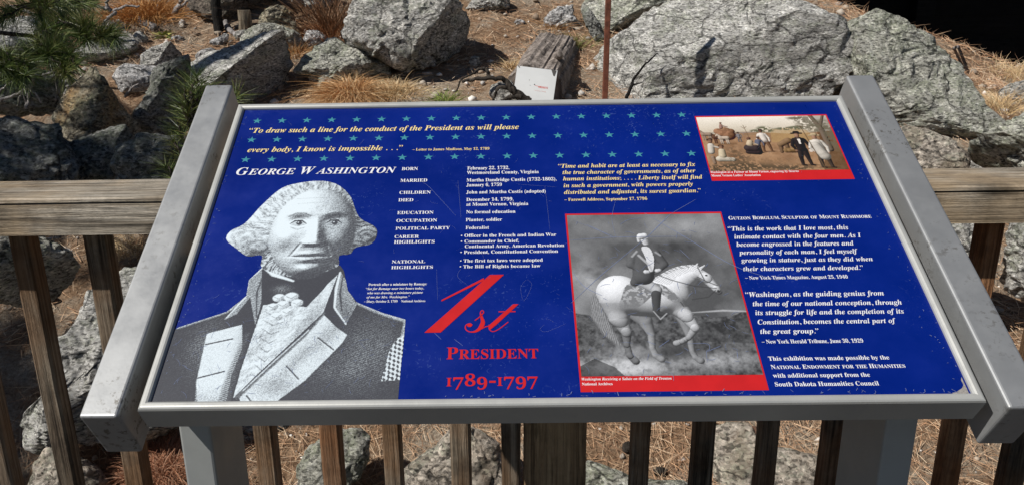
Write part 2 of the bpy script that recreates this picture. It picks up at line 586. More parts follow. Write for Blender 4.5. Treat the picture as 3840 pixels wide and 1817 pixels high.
def line_mesh(txt, style):
    if style in 'bi':
        return glyphs(txt, style == 'i')
    if style in 'BI':
        runs = []
        for wi, w in enumerate(txt.split(' ')):
            first = w[0] if w not in ('OF', 'FOR', 'THE') else ''
            gap = .34 if wi else 0
            if first: runs.append((first, 1.0, 0, gap)); gap = .045
            rest = w[len(first):]
            runs.append((rest, .80, 0, gap))
        return compose(runs, style == 'I')
    if style == 'D':      # old-style figures
        runs = []
        for ch in txt:
            if ch == '1': runs.append(('I', .72, 0, .07))
            elif ch in '79': runs.append((ch, 1.0, .20, .07))
            elif ch == '-': runs.append(('-', 1.25, .04, .10))
            else: runs.append((ch, 1.0, 0, .07))
        return compose(runs, False)

def flat_part(name, pts, faces, lift, mat, parent=None, label=None):
    """flat printed shape on the panel face, coordinates in millimetres"""
    Vv = [PL(p[0] / 1000, p[1] / 1000, FACE + lift + (p[2] / 1000 if len(p) > 2 else 0)) - RL for p in pts]
    o = mesh_obj(name, Vv, faces, mat, parent or face)
    if label: o['label'] = label
    return o

INK = {'Y': 'ink_yellow', 'W': 'ink_white', 'R': 'red'}
TEXTS = [
    ('“To draw such a line for the conduct of the President as will please', 'i', 'Y', -512.0, 550.1, -37.8, 13.0),
    ('every body, I know is impossible . . .”', 'i', 'Y', -504.1, 499.6, -237.8, 12.3),
    ('– Letter to James Madison, May 12, 1789', 'b', 'Y', -220.6, 497.3, -89.5, 6.1),
    ('GEORGE WASHINGTON', 'I', 'W', -512.0, 443.2, -244.5, 17.7),
    ('BORN', 'b', 'W', -235.4, 449.0, -208.6, 7.2),
    ('MARRIED', 'b', 'W', -235.6, 421.0, -191.6, 7.0),
    ('CHILDREN', 'b', 'W', -235.1, 392.8, -184.5, 6.8),
    ('DIED', 'b', 'W', -235.6, 375.9, -211.6, 6.7),
    ('EDUCATION', 'b', 'W', -235.3, 347.6, -177.8, 6.5),
    ('OCCUPATION', 'b', 'W', -235.3, 330.6, -171.4, 6.4),
    ('POLITICAL PARTY', 'b', 'W', -235.3, 314.2, -150.8, 6.2),
    ('CAREER', 'b', 'W', -235.5, 297.0, -198.0, 6.1),
    ('HIGHLIGHTS', 'b', 'W', -235.5, 286.1, -173.3, 6.1),
    ('NATIONAL', 'b', 'W', -235.6, 246.6, -185.7, 5.8),
    ('HIGHLIGHTS', 'b', 'W', -235.6, 235.6, -173.5, 5.7),
    ('February 22, 1732,', 'b', 'W', -126.1, 448.2, -56.3, 7.5),
    ('Westmoreland County, Virginia', 'b', 'W', -126.6, 437.4, -7.9, 7.4),
    ('Martha Dandridge Custis (1732-1802),', 'b', 'W', -126.8, 419.6, 20.5, 7.3),
    ('January 6, 1759', 'b', 'W', -127.0, 408.2, -69.1, 7.2),
    ('John and Martha Custis (adopted)', 'b', 'W', -126.9, 391.6, 1.4, 7.1),
    ('December 14, 1799,', 'b', 'W', -126.4, 374.6, -50.9, 7.0),
    ('at Mount Vernon, Virginia', 'b', 'W', -126.2, 364.0, -27.6, 6.9),
    ('No formal education', 'b', 'W', -126.1, 347.2, -48.4, 6.8),
    ('Planter, soldier', 'b', 'W', -126.4, 330.4, -69.7, 6.7),
    ('Federalist', 'b', 'W', -126.3, 313.7, -90.0, 6.5),
    ('• Officer in the French and Indian War', 'b', 'W', -133.3, 297.3, 13.2, 6.4),
    ('• Commander in Chief,', 'b', 'W', -133.2, 285.6, -44.5, 6.3),
    ('Continental Army, American Revolution', 'b', 'W', -126.8, 275.2, 24.0, 6.3),
    ('• President, Constitutional Convention', 'b', 'W', -133.3, 263.7, 14.0, 6.2),
    ('• The first tax laws were adopted', 'b', 'W', -133.4, 246.7, -9.7, 6.1),
    ('• The Bill of Rights became law', 'b', 'W', -133.7, 235.5, -13.7, 6.0),
    ('“Time and habit are at least as necessary to fix', 'i', 'Y', 25.2, 449.5, 252.3, 9.2),
    ('the true character of governments, as of other', 'i', 'Y', 31.2, 434.1, 250.2, 9.1),
    ('human institutions; . . . . Liberty itself will find', 'i', 'Y', 31.1, 419.0, 258.9, 8.9),
    ('in such a government, with powers properly', 'i', 'Y', 31.1, 403.1, 240.5, 8.8),
    ('distributed and adjusted, its surest guardian.”', 'i', 'Y', 30.8, 387.7, 251.0, 8.7),
    ('– Farewell Address, September 17, 1796', 'b', 'Y', 30.5, 372.0, 162.4, 6.3),
    ('GUTZON BORGLUM, SCULPTOR OF MOUNT RUSHMORE', 'B', 'W', 283.0, 326.4, 503.7, 7.3),
    ('“This is the work that I love most, this', 'i', 'W', 277.8, 303.1, 461.2, 8.9),
    ('intimate contact with the four men. As I', 'i', 'W', 283.7, 286.7, 476.2, 8.8),
    ('become engrossed in the features and', 'i', 'W', 283.6, 270.9, 460.0, 8.6),
    ('personality of each man, I feel myself', 'i', 'W', 283.8, 255.0, 461.2, 8.5),
    ('growing in stature, just as they did when', 'i', 'W', 283.9, 239.7, 478.2, 8.3),
    ('their characters grew and developed.”', 'i', 'W', 283.7, 223.4, 459.7, 8.2),
    ('– New York Times Magazine, August 25, 1940', 'b', 'W', 283.1, 207.5, 431.8, 6.2),
    ('“Washington, as the guiding genius from', 'i', 'W', 277.4, 175.5, 473.6, 8.6),
    ('the time of our national conception, through', 'i', 'W', 283.5, 158.9, 493.3, 8.4),
    ('its struggle for life and the completion of its', 'i', 'W', 283.7, 143.3, 491.0, 8.3),
    ('Constitution, becomes the central part of', 'i', 'W', 283.6, 127.2, 474.7, 8.1),
    ('the great group.”', 'i', 'W', 283.3, 111.3, 364.0, 8.0),
    ('– New York Herald Tribune, June 30, 1929', 'b', 'W', 281.8, 95.2, 419.2, 6.2),
    ('This exhibition was made possible by the', 'b', 'W', 284.5, 67.6, 445.1, 6.5),
    ('NATIONAL ENDOWMENT FOR THE HUMANITIES', 'B', 'W', 284.8, 54.4, 462.0, 6.4),
    ('with additional support from the', 'b', 'W', 284.2, 41.1, 411.1, 6.3),
    ('South Dakota Humanities Council', 'b', 'W', 283.7, 27.8, 418.5, 6.4),
    ('Portrait after a miniature by Ramage:', 'b', 'W', -266.3, 204.4, -180.9, 4.3),
    ('“Sat for Ramage near two hours today,', 'i', 'W', -269.5, 196.7, -184.8, 4.0),
    ('who was drawing a miniature picture', 'i', 'W', -266.5, 188.9, -186.0, 4.0),
    ('of me for Mrs. Washington.”', 'i', 'W', -266.7, 181.2, -204.8, 4.0),
    ('– Diary, October 3, 1789    National Archives', 'b', 'W', -269.6, 173.4, -181.6, 3.9),
    ('PRESIDENT', 'B', 'R', -147.7, 75.5, -23.3, 19.0),
    ('1789-1797', 'D', 'R', -146.5, 33.1, -25.8, 18.0),
    ('Washington as a Farmer at Mount Vernon, engraving by Stearns', 'i', 'W', 274.4, 431.4, 418.5, 5.2),
    ('Mount Vernon Ladies’ Association', 'b', 'W', 274.3, 423.4, 354.2, 5.1),
    ('Washington Receiving a Salute on the Field of Trenton', 'i', 'W', 32.2, 39.9, 150.6, 4.0),
    ('National Archives', 'b', 'W', 32.1, 32.4, 72.1, 4.0),
]
for txt, style, col, x0, y0, x1, cap in TEXTS:
    v, f = line_mesh(txt, style)
    a, b = v[:, 0].min(), v[:, 0].max()
    fx = (x1 - x0) / (b - a)
    ch = CAPH * (1.0 if style != 'D' else 1.0)
    fy = cap / ch
    pts = np.column_stack([(v[:, 0] - a) * fx + x0, v[:, 1] * fy + y0])
    if style in 'iI': nm = 'quotation' if style == 'i' and cap > 6 else 'heading' if style == 'I' else 'caption'
    elif style in 'BD': nm = 'heading'
    else: nm = 'caption' if cap < 5.5 else 'lettering'
    flat_part(nm, pts, f, .00045, M[INK[col]])

# big red "1st"
def stroke_strip(pts, ws):
    Vv, Ff = [], []
    P = [Vector((*p, 0)) for p in pts]
    for i, p in enumerate(P):
        t = (P[min(i + 1, len(P) - 1)] - P[max(i - 1, 0)]).normalized()
        nrm = Vector((-t.y, t.x, 0))
        w = ws[i] / 2
        Vv += [p + nrm * w, p - nrm * w]
    for i in range(len(P) - 1):
        Ff.append((2 * i, 2 * i + 1, 2 * i + 3, 2 * i + 2))
    return [(v.x, v.y) for v in Vv], Ff
def add_shape(acc, v, f):
    n = len(acc[0]); z = n * .0001; acc[0].extend((q[0], q[1], z) for q in v); acc[1].extend(tuple(i + n for i in t) for t in f)
acc = ([], [])
add_shape(acc, [(-88.9, 222.1), (-68.0, 222.1), (-157.3, 119.6), (-180.0, 119.6)], [(0, 3, 2, 1)])
add_shape(acc, [(-97.5, 211.5), (-158.2, 174.0), (-158.4, 176.6), (-97.5, 216.5)], [(0, 3, 2, 1)])
add_shape(acc, [(-55.5, 167.5), (-47.9, 167.5), (-82.0, 129.5), (-91.5, 129.5)], [(0, 3, 2, 1)])
add_shape(acc, [(-76.6, 155.3), (-52.5, 155.3), (-52.5, 153.4), (-76.6, 153.4)], [(0, 3, 2, 1)])
def smooth2(pts, n):
    return [(q.x, q.y) for q in wobble([(p[0], p[1], 0) for p in pts], n, 0.0)]
q = smooth2([(-86.8, 130.5), (-89.0, 123.5), (-84.0, 120.2), (-75.5, 125.0), (-63.0, 136.5)], 18)
add_shape(acc, *stroke_strip(q, list(np.linspace(9.0, 1.2, 6)) + [1.3] * 13))
q = smooth2([(-110.0, 139.5), (-103.5, 145.5), (-97.8, 153.0), (-99.6, 157.0), (-102.3, 153.0), (-100.2, 144.0), (-98.8, 135.5), (-102.8, 126.0), (-109.5, 120.6), (-117.5, 120.4), (-122.6, 125.0), (-122.4, 131.5), (-117.0, 134.4), (-113.5, 131.5)], 44)
w = [1.5] * 14 + list(np.linspace(2, 6.5, 8)) + list(np.linspace(6.5, 2, 8)) + [1.6] * 15
add_shape(acc, *stroke_strip(q, w))
cx, cy = -117.2, 131.2
add_shape(acc, [(cx + 3.4 * math.cos(a), cy + 2.6 * math.sin(a)) for a in np.linspace(0, 2 * math.pi, 17)[:-1]], [tuple(range(16))])
q = smooth2([(-101.5, 124.5), (-95.0, 128.5), (-90.5, 129.5)], 8)
add_shape(acc, *stroke_strip(q, [1.4] * 9))
nv = len(acc[0])
flat_part('ordinal_numeral', acc[0], acc[1], .00045, M['red'])

# stars: three rows of eighteen
sv = []
for k in range(10):
    r = 9.0 if k % 2 == 0 else 3.5
    a = math.pi / 2 + k * math.pi / 5
    sv.append((r * math.cos(a) * .95, r * math.sin(a) * .92))
star0 = None
for row_y in (583.0, 532.0, 481.2):
    for k in range(18):
        x = -502.9 + (251.0 + 502.9) * k / 17
        off = PL(x / 1000, row_y / 1000, FACE + .0002)
        if star0 is None:
            star0 = mesh_obj('star', [PL(p[0] / 1000, p[1] / 1000, 0) - PL(0, 0, 0) for p in sv], [tuple(range(10))], M['teal'], face)
            s = star0
        else:
            s = star0.copy(); C.objects.link(s); s.parent = face
        s.location = Vector(off - RL)

# red mounts behind the two pictures
flat_part('picture_mount', [(272.8, 413.7), (504.2, 413.7), (504.2, 578.2), (272.8, 578.2)], [(0, 1, 2, 3)], .00018, M['red'])
flat_part('picture_mount', [(29.5, 22.3), (274.2, 22.3), (274.2, 344.0), (29.5, 344.0)], [(0, 1, 2, 3)], .00018, M['red'])

# ---------------------------------------------------------------- printed pictures, painted as coloured grids
class Paint:
    def __init__(s, x0, x1, y0, y1, step, bg):
        s.nx, s.ny = int((x1 - x0) / step) + 1, int((y1 - y0) / step) + 1
        s.xs, s.ys = np.linspace(x0, x1, s.nx), np.linspace(y0, y1, s.ny)
        s.X, s.Y = np.meshgrid(s.xs, s.ys)
        s.img = np.zeros((s.ny, s.nx, 3)); s.img[:] = bg
        s.keep = np.ones((s.ny, s.nx), bool)
    def poly(s, pts, smooth=0):
        if smooth:
            q = list(pts) + [pts[0]]
            pts = [(v.x, v.y) for v in closed_curve(pts, smooth)]
        inside = np.zeros(s.X.shape, bool)
        n = len(pts)
        for i in range(n):
            (xa, ya), (xb, yb) = pts[i], pts[(i + 1) % n]
            if ya == yb: continue
            c = ((ya > s.Y) != (yb > s.Y)) & (s.X < (xb - xa) * (s.Y - ya) / (yb - ya) + xa)
            inside ^= c
        return inside.astype(float)
    def ell(s, cx, cy, rx, ry, rot=0, soft=.15):
        c, q = math.cos(rot), math.sin(rot)
        u = ((s.X - cx) * c + (s.Y - cy) * q) / rx; v = (-(s.X - cx) * q + (s.Y - cy) * c) / ry
        d = np.sqrt(u * u + v * v)
        return np.clip((1 - d) / soft + .5, 0, 1)
    def blob(s, cx, cy, rx, ry, rot=0):
        c, q = math.cos(rot), math.sin(rot)
        u = ((s.X - cx) * c + (s.Y - cy) * q) / rx; v = (-(s.X - cx) * q + (s.Y - cy) * c) / ry
        return np.exp(-(u * u + v * v))
    def line(s, pts, w, soft=.8):
        best = np.full(s.X.shape, 1e9)
        for i, ((xa, ya), (xb, yb)) in enumerate(zip(pts[:-1], pts[1:])):
            dx, dy = xb - xa, yb - ya
            L = dx * dx + dy * dy + 1e-9
            t = np.clip(((s.X - xa) * dx + (s.Y - ya) * dy) / L, 0, 1)
            if isinstance(w, (list, tuple)):
                ww = w[i] + (w[i + 1] - w[i]) * t
            else: ww = w
            d = np.hypot(s.X - xa - t * dx, s.Y - ya - t * dy) - ww / 2
            best = np.minimum(best, d)
        return np.clip(.5 - best / soft, 0, 1)
    def put(s, mask, col):
        col = np.array(col) if not np.isscalar(col) else np.array([col] * 3)
        s.img = s.img * (1 - mask[..., None]) + col * mask[..., None]
    def mul(s, mask, k):
        s.img *= (1 - mask * (1 - k))[..., None]
    def noise(s, scale, seed=0, oct=4):
        r = np.random.default_rng(seed); out = np.zeros(s.X.shape); amp = 1; tot = 0
        for o in range(oct):
            sc_ = scale / 2 ** o
            gx, gy = int((s.xs[-1] - s.xs[0]) / sc_) + 3, int((s.ys[-1] - s.ys[0]) / sc_) + 3
            g = r.random((gy, gx))
            fx, fy = (s.X - s.xs[0]) / sc_, (s.Y - s.ys[0]) / sc_
            ix, iy = fx.astype(int), fy.astype(int); tx, ty = fx - ix, fy - iy
            tx = tx * tx * (3 - 2 * tx); ty = ty * ty * (3 - 2 * ty)
            out += amp * ((g[iy, ix] * (1 - tx) + g[iy, ix + 1] * tx) * (1 - ty) + (g[iy + 1, ix] * (1 - tx) + g[iy + 1, ix + 1] * tx) * ty)
            tot += amp; amp *= .55
        return out / tot
    def solid(s, prims, light=(-.50, .50, .70), k=1.2, amb=.14, gain=1.0, gamma=1.0):
        """rounded limbs (x0,y0,r0, x1,y1,r1, depth, colour) melted together and lit from one side, as a painter would model them"""
        Hs = np.full(s.X.shape, -1e3); num = np.zeros(s.img.shape); den = np.zeros(s.X.shape); mask = np.zeros(s.X.shape)
        for (x0, y0, r0, x1, y1, r1, z, col) in prims:
            dx, dy = x1 - x0, y1 - y0; L = dx * dx + dy * dy + 1e-9
            t = np.clip(((s.X - x0) * dx + (s.Y - y0) * dy) / L, 0, 1)
            r = r0 + (r1 - r0) * t; d2 = (s.X - x0 - t * dx) ** 2 + (s.Y - y0 - t * dy) ** 2
            ins = d2 < r * r
            h = np.where(ins, z + np.sqrt(np.maximum(r * r - d2, 0)), -1e3)
            mask = np.maximum(mask, np.clip((r - np.sqrt(d2)) / .8 + .5, 0, 1))
            w = np.exp(np.clip((h - 20) / 2.0, -60, 60)) * ins
            c = np.array(col) if not np.isscalar(col) else np.array([col] * 3)
            num += w[..., None] * c; den += w
            m = np.maximum(Hs, h)
            Hs = m + k * np.log(np.exp(np.clip((Hs - m) / k, -50, 0)) + np.exp(np.clip((h - m) / k, -50, 0)))
        Hs = np.where(Hs < -500, Hs[Hs > -500].min() - 2, Hs)
        st = s.xs[1] - s.xs[0]
        gy_, gx_ = np.gradient(Hs, st)
        gx_, gy_ = np.clip(gx_, -3, 3), np.clip(gy_, -3, 3)
        l = np.array(light) / np.linalg.norm(light)
        sh_ = np.clip((-gx_ * l[0] - gy_ * l[1] + l[2]) / np.sqrt(1 + gx_ ** 2 + gy_ ** 2), 0, 1) ** gamma
        col = num / np.maximum(den, 1e-30)[..., None] * (amb + (1 - amb) * sh_ * gain)[..., None]
        ok = den > 0
        s.img = np.where((ok & (mask > 0))[..., None], s.img * (1 - mask[..., None]) + col * mask[..., None], s.img)
        return ok
    def build(s, name, lift, parent):
        idx = -np.ones(s.keep.shape, int)
        fk = s.keep[:-1, :-1] & s.keep[1:, :-1] & s.keep[:-1, 1:] & s.keep[1:, 1:]
        used = np.zeros(s.keep.shape, bool)
        used[:-1, :-1] |= fk; used[1:, :-1] |= fk; used[:-1, 1:] |= fk; used[1:, 1:] |= fk
        idx[used] = np.arange(used.sum())
        x, y = s.X[used] / 1000, s.Y[used] / 1000
        V = np.array([0, 0, Z0])[None] + np.outer(x, [1, 0, 0]) + np.outer(y, EY) + (FACE + lift) * EN[None] - RL[None]
        F = np.stack([idx[:-1, :-1][fk], idx[:-1, 1:][fk], idx[1:, 1:][fk], idx[1:, :-1][fk]], 1)
        return fast_mesh(name, V, F, M['print'], parent, np.clip(s.img[used], 0, 1))
def closed_curve(pts, n):
    m = len(pts); out = []
    P = [Vector((p[0], p[1])) for p in pts]
    for k in range(m):
        a, b, c, d = P[k - 1], P[k], P[(k + 1) % m], P[(k + 2) % m]
        for j in range(n):
            f = j / n
            out.append(0.5 * ((2 * b) + (-a + c) * f + (2 * a - 5 * b + 4 * c - d) * f * f + (-a + 3 * b - 3 * c + d) * f ** 3))
    return out

# ---- a plain portrait bust of a gentleman in an old-fashioned coat (a generic figure)
p = Paint(-531, -205.5, 13.4, 430, .75, .62)
g = np.random.default_rng(3)
LT = np.array([.64, .725, .78]); DK = np.array([.050, .052, .062])
grain = g.random(p.X.shape)
X, Y = p.X, p.Y
hair = [(-434.7, 264.8), (-456, 264), (-478, 281), (-496, 299), (-493, 317), (-474, 333), (-455, 372), (-432, 408), (-408, 421), (-368, 426.8), (-338, 417), (-313.8, 389.4), (-294.9, 343.8), (-268, 322), (-262.9, 304), (-270, 286), (-292.5, 279), (-300, 266), (-316, 262), (-318, 240), (-372, 222), (-428, 240)]
body = [(-427, 246), (-444.6, 218.1), (-442.4, 188.6), (-464.8, 160.4), (-527.2, 133.8), (-536, 126), (-536, 5), (-208.4, 5), (-207.2, 142.9), (-240.0, 154.8), (-279.3, 174.2), (-295.0, 196.0), (-305.3, 233.5), (-312.3, 244)]
mh, mb = p.poly(hair, 6), p.poly(body)
p.keep = (np.maximum(mh, mb) > 0)
tone = np.full(X.shape, .82)
def sh(mask, val, k=1.0):
    global tone
    tone = tone * (1 - mask * k) + val * mask * k
hatch = np.sin((X * .8 + Y * .6) * 2.3) * np.sin((X * .6 - Y * .8) * 2.3)
weave = .5 + .5 * np.sin((X * .35 + Y * .94) * 2.4 + 3 * p.noise(18, 71, 3))
# coat
sh(mb, .07)
lit = np.clip(p.blob(-478, 100, 26, 40) * .9 + p.blob(-252, 92, 38, 52) * .85 + p.blob(-300, 60, 40, 30) * .5, 0, 1) * (.55 + .6 * p.noise(14, 61, 4))
sh(mb * np.clip(lit, 0, 1) * (weave > .45), .42)
sh(p.line([(-527, 133), (-464, 160), (-450, 175)], 4, 3) * mb * (grain > .25), .62)
sh(p.line([(-279, 173), (-240, 153), (-207, 142)], [4, 6, 8], 4) * mb * (grain > .25), .66)
sh(p.line([(-207, 142), (-210, 112)], 5, 3) * mb * (grain > .3), .66)
collL = p.poly([(-429, 238), (-446, 218), (-443, 186), (-466, 145), (-449, 156), (-436, 186), (-419, 136), (-418, 176)])
collR = p.poly([(-311, 233), (-298, 211), (-280, 169), (-291, 135), (-311, 165), (-313, 199)])
sh(collL, .30 + .30 * weave); sh(collR, .26 + .32 * weave)
sh(collR * p.blob(-292, 150, 10, 26, .3), .16, .6)
sh(p.line([(-429, 240), (-446, 218), (-443, 186), (-462, 150)], [3, 4, 3, 2], 1.5), .84); sh(p.line([(-311, 230), (-313, 199), (-311, 165), (-291, 136)], [3, 4, 3, 2], 1.2), .86)
sh(p.line([(-424, 232), (-428, 196), (-420, 150)], [1.5, 2.5, 1.5], 1.5), .10); sh(p.line([(-306, 226), (-306, 190), (-300, 160)], [1, 3, 2], 1.5), .10)
shirt = p.poly([(-414, 171), (-400, 173), (-365, 168), (-334, 198), (-314, 226), (-326, 156), (-362, 107), (-401, 54), (-425, 18), (-424, 60), (-418, 128)])
fold = p.noise(22, 81, 4)
gyf, gxf = np.gradient(fold, .75)
sh(shirt, np.clip(.80 + 4.0 * (gyf * .6 - gxf * .8), .42, .92))
sh(shirt * np.clip((X + 372 - (Y - 110) * .42) / 16, 0, 1) * p.blob(-352, 128, 40, 60), .40, .7)
for k in range(8):
    yy = 160 - k * 15
    sh(p.line([(-410 + k * .5, yy), (-394, yy - 10), (-376 - k * 3, yy - 4)], [.6, 1.8, .6], 1.4) * shirt, .30, .85)
lapL = p.poly([(-437.5, 137), (-484.7, 121.9), (-480, 43.2), (-472, 5), (-432.5, 5), (-434.5, 55), (-429.2, 97)])
lapR = p.poly([(-325.4, 153.8), (-303.8, 130.6), (-286.6, 117), (-292.9, 101.7), (-334.5, 43.5), (-367.9, 12), (-411.9, 8), (-419.3, 24.5), (-390.3, 62.6), (-346.3, 120)])
for m, cx, cy in ((lapL, -468, 30), (lapR, -330, 60)):      # a soft dark line where the lapel lifts off the coat
    pass
sh(lapL, np.clip(.86 + .05 * (p.noise(10, 91, 3) - .5), 0, 1)); sh(lapR, np.clip(.82 + .05 * (p.noise(10, 92, 3) - .5), 0, 1))
sh(lapL * np.clip((40 - Y) / 26, 0, 1) * (hatch > -.2), .46, .75); sh(lapL * np.clip((X + 446) / 10, 0, 1) * (grain > .35), .42, .7)
sh(lapR * np.clip(p.blob(-310, 122, 11, 34, -.55) * 1.1 + p.blob(-350, 78, 9, 34, -.6) + p.blob(-372, 36, 26, 14) * 1.1, 0, 1) * (hatch > -.35), .40, .85)
sh(p.line([(-420, 20), (-390, 60), (-346, 118), (-324, 156)], [6, 5, 5, 3], 3), .20)
sh(p.line([(-414, 30), (-384, 72), (-342, 126)], [2, 2, 2], 1.5), .88, .8)
sh(p.line([(-427, 120), (-434, 55), (-436, 8)], [6, 13, 16], 5) * (weave > .35), .18)
for a, b in (((-481, 104), (-446, 113)), ((-479, 50), (-446, 60)), ((-327, 113), (-303, 93)), ((-363, 67), (-344, 47)), ((-408, 22), (-396, 8))):
    sh(p.line([a, b], 2.2, 1), .10); sh(p.line([(a[0], a[1] - 2.4), (b[0], b[1] - 2.4)], 1.2, 1), .92, .8)
sh(p.line([(-484.7, 121.9), (-480, 43.2), (-472, 12)], 1.4, 1.2), .12, .7); sh(p.line([(-286.6, 117), (-292.9, 101.7), (-334.5, 43.5), (-367, 12)], 1.6, 1.6), .05, .8)
ep = p.poly([(-206, 117), (-218, 110), (-226, 92), (-233, 42), (-208, 44)])
sh(ep * ((np.sin(Y * .9 + X * .4) + np.sin(X * 1.1) + 1.4 * p.noise(4, 99, 2)) > .6), .84)
# neckcloth
stock = p.poly([(-427, 232), (-380, 214), (-316, 230), (-331, 199), (-351, 167), (-365, 168), (-401, 180), (-414, 171)])
sh(stock, .06); sh(stock * p.blob(-392, 200, 12, 7) * (grain > .5), .4, .7)
for cx, cy, r in ((-394, 184, 10), (-376, 185, 12), (-386, 171, 11), (-366, 174, 10), (-400, 168, 9), (-378, 158, 10), (-392, 150, 10)):
    d = np.hypot(X - cx, (Y - cy) * 1.25) / r
    sh(np.clip((1 - d) / .2, 0, 1), np.clip(.90 - .45 * np.clip((X - cx - (Y - cy)) / r, -.3, 1), .3, .92))
    sh(p.line([(cx - r * .6, cy + r * .1), (cx, cy - r * .2), (cx + r * .6, cy + r * .3)], 1.0, 1.0), .35, .8)
sh(p.line([(-428, 243), (-410, 228), (-378, 215)], [3, 7, 3], 2), .92)
# head: powdered hair, combed back and rolled at the sides
an = np.arctan2(Y - 318, X + 364)
st_ = np.sin(an * 40 + 16 * p.noise(30, 5, 4)) * .35 + np.sin(an * 95 + 22 * p.noise(18, 6, 4)) * .4 + 1.6 * (p.noise(9, 8, 4) - .5)
light_h = np.clip(.74 - .0030 * (X + 420) + .0012 * (Y - 340), .16, .95)
sh(mh, np.clip(light_h - .06 + .36 * st_, .06, .95))
low_ = np.clip((318 - Y) / 40, 0, 1)
sh(mh * low_ * (st_ < -.05), .12, .75)
for cx, cy, rx, ry, base_ in ((-468, 300, 27, 21, .70), (-446, 284, 26, 17, .52), (-279, 304, 18, 18, .30), (-296, 284, 20, 14, .26)):
    u, v_ = (X - cx) / rx, (Y - cy) / ry; d = np.hypot(u, v_)
    sp_ = np.sin(d * 10 + 9 * p.noise(14, 33, 4)) * .6 + 1.5 * (p.noise(5, 35, 3) - .5)
    sh(np.clip((1.08 - d) / .16, 0, 1) * mh, np.clip(base_ + .22 * sp_ + .22 * (-u * .6 + v_ * .7), .06, .95), .95)
sh(mh * p.blob(-444, 270, 20, 7), .12, .7); sh(mh * p.blob(-304, 300, 7, 40), .08, .8)
# face modelled as a surface and lit from the upper left
fx0 = -364.0
u, v_ = (X - fx0) / 69.0, (Y - 314) / 97.0
jaw = 1 + .14 * np.clip((288 - Y) / 60, 0, 1)
q = 1 - (u * jaw) ** 2 - v_ ** 2
facem = np.clip((q - .10 * (p.noise(7, 19, 3) - .2) * (Y > 300)) / .07, 0, 1) * (Y > 218)
Hf = 62 * np.sqrt(np.maximum(q, 0))
G = p.blob
nx_ = -358 + (Y - 320) * -.06
na = np.clip((348 - Y) / 54, 0, 1) ** 1.3 * np.clip((Y - 281) / 7, 0, 1)
Hf = Hf + 25 * na * np.exp(-((X - nx_) / (6.5 + 6 * np.clip((330 - Y) / 45, 0, 1))) ** 2)
Hf = Hf + 7 * (G(-371, 290, 6, 5) + G(-345, 290, 6, 5))
for ex in (-389, -333):
    Hf = Hf - 14 * G(ex, 335, 17, 11) + 8 * G(ex, 332, 10.5, 6) + 4.5 * G(ex - 2, 351, 18, 5)
Hf = Hf + 8 * G(-408, 300, 17, 18) + 8 * G(-316, 300, 15, 18) - 5 * G(-400, 274, 12, 13) - 5 * G(-324, 274, 11, 13)
Hf = Hf + 6 * G(-361, 268, 17, 4) + 7.5 * G(-361, 256.5, 14, 4.6) - 6.5 * G(-361, 262.3, 21, 1.5) - 4 * G(-361, 248, 14, 4) + 13 * G(-362, 236, 17, 10)
for a, b in (((-379, 288), (-391, 264)), ((-339, 288), (-330, 264))): Hf = Hf - 4.2 * p.line([a, b], 1.5, 5)
Hf = Hf + 1.2 * (p.noise(9, 14, 3) - .5)
gy_, gx_ = np.gradient(Hf, .75)
lx, ly, lz = -.56, .46, .69
fs = np.clip((-gx_ * lx - gy_ * ly + lz) / np.sqrt(1 + gx_ ** 2 + gy_ ** 2), 0, 1)
ft = np.clip(.15 + .90 * fs ** 1.25, .08, .96)
eng = np.sin((Y + .12 * (X + 364) + 14 * u * u) * 2.1)
ft = np.clip(ft + .16 * eng * 4 * ft * (1 - ft), .04, .97)
sh(facem, ft)
sh(np.clip(G(-352, 222, 50, 13), 0, 1) * (Y < 240) * facem, .10, .9)
for a, b in (((-400, 385), (-330, 385)), ((-396, 374), (-334, 374))): sh(p.line([a, ((a[0] + b[0]) / 2, a[1] + 2.5), b], [.4, 1.2, .4], 2.5), .45, .45)
for ex in (-389, -333):
    sh(p.line([(ex - 11, 323), (ex, 317), (ex + 11, 322)], [.5, 1.6, .5], 2.5), .34, .6)
sh(facem * G(-320, 292, 10, 26), .30, .4)
for ex in (-389, -333):
    dk = 0 if ex < -360 else .12
    sh(p.ell(ex, 331.5, 11, 4.6, 0, .25), .74 - dk * 2); sh(p.ell(ex + 1, 331.8, 4.6, 4.6), .10); sh(p.ell(ex - .5, 333.2, 1.2, 1.2), .9)
    sh(p.line([(ex - 13, 330), (ex - 6, 336.6), (ex + 5, 337), (ex + 12.5, 330)], [1, 2.6, 2.6, 1], 1.2), .05)
    sh(p.line([(ex - 12, 339), (ex - 4, 343), (ex + 9, 341)], [.6, 1.3, .6], 1.2), .28, .8)
    sh(p.line([(ex - 11, 328), (ex, 325.5), (ex + 11, 328.5)], [.6, 1.3, .6], 1.2), .22, .8)
    sh(p.line([(ex - 10, 322), (ex, 319), (ex + 10, 322)], [.6, 1.4, .6], 2), .40, .5)
    sh(p.line([(ex - 18, 346), (ex - 6, 352.5), (ex + 8, 352), (ex + 17, 347)], [1, 4, 4, 1.5], 2.5) * (grain > .2), .18, .85)
sh(p.line([(-375, 287.5), (-368, 286), (-360, 283.4), (-352, 285.5), (-345, 287.5)], [1.6, 2.6, 1.6, 2.6, 1.4], 1.4), .10)
sh(p.line([(-384, 262.5), (-373, 263.4), (-361, 262.2), (-349, 263.4), (-338, 261.6)], [.8, 2, 1.6, 2, .8], 1.2), .08)
sh(facem * p.line([(-432, 330), (-424, 376), (-400, 402), (-364, 411)], 3, 5) * (grain > .5), .95, .5)
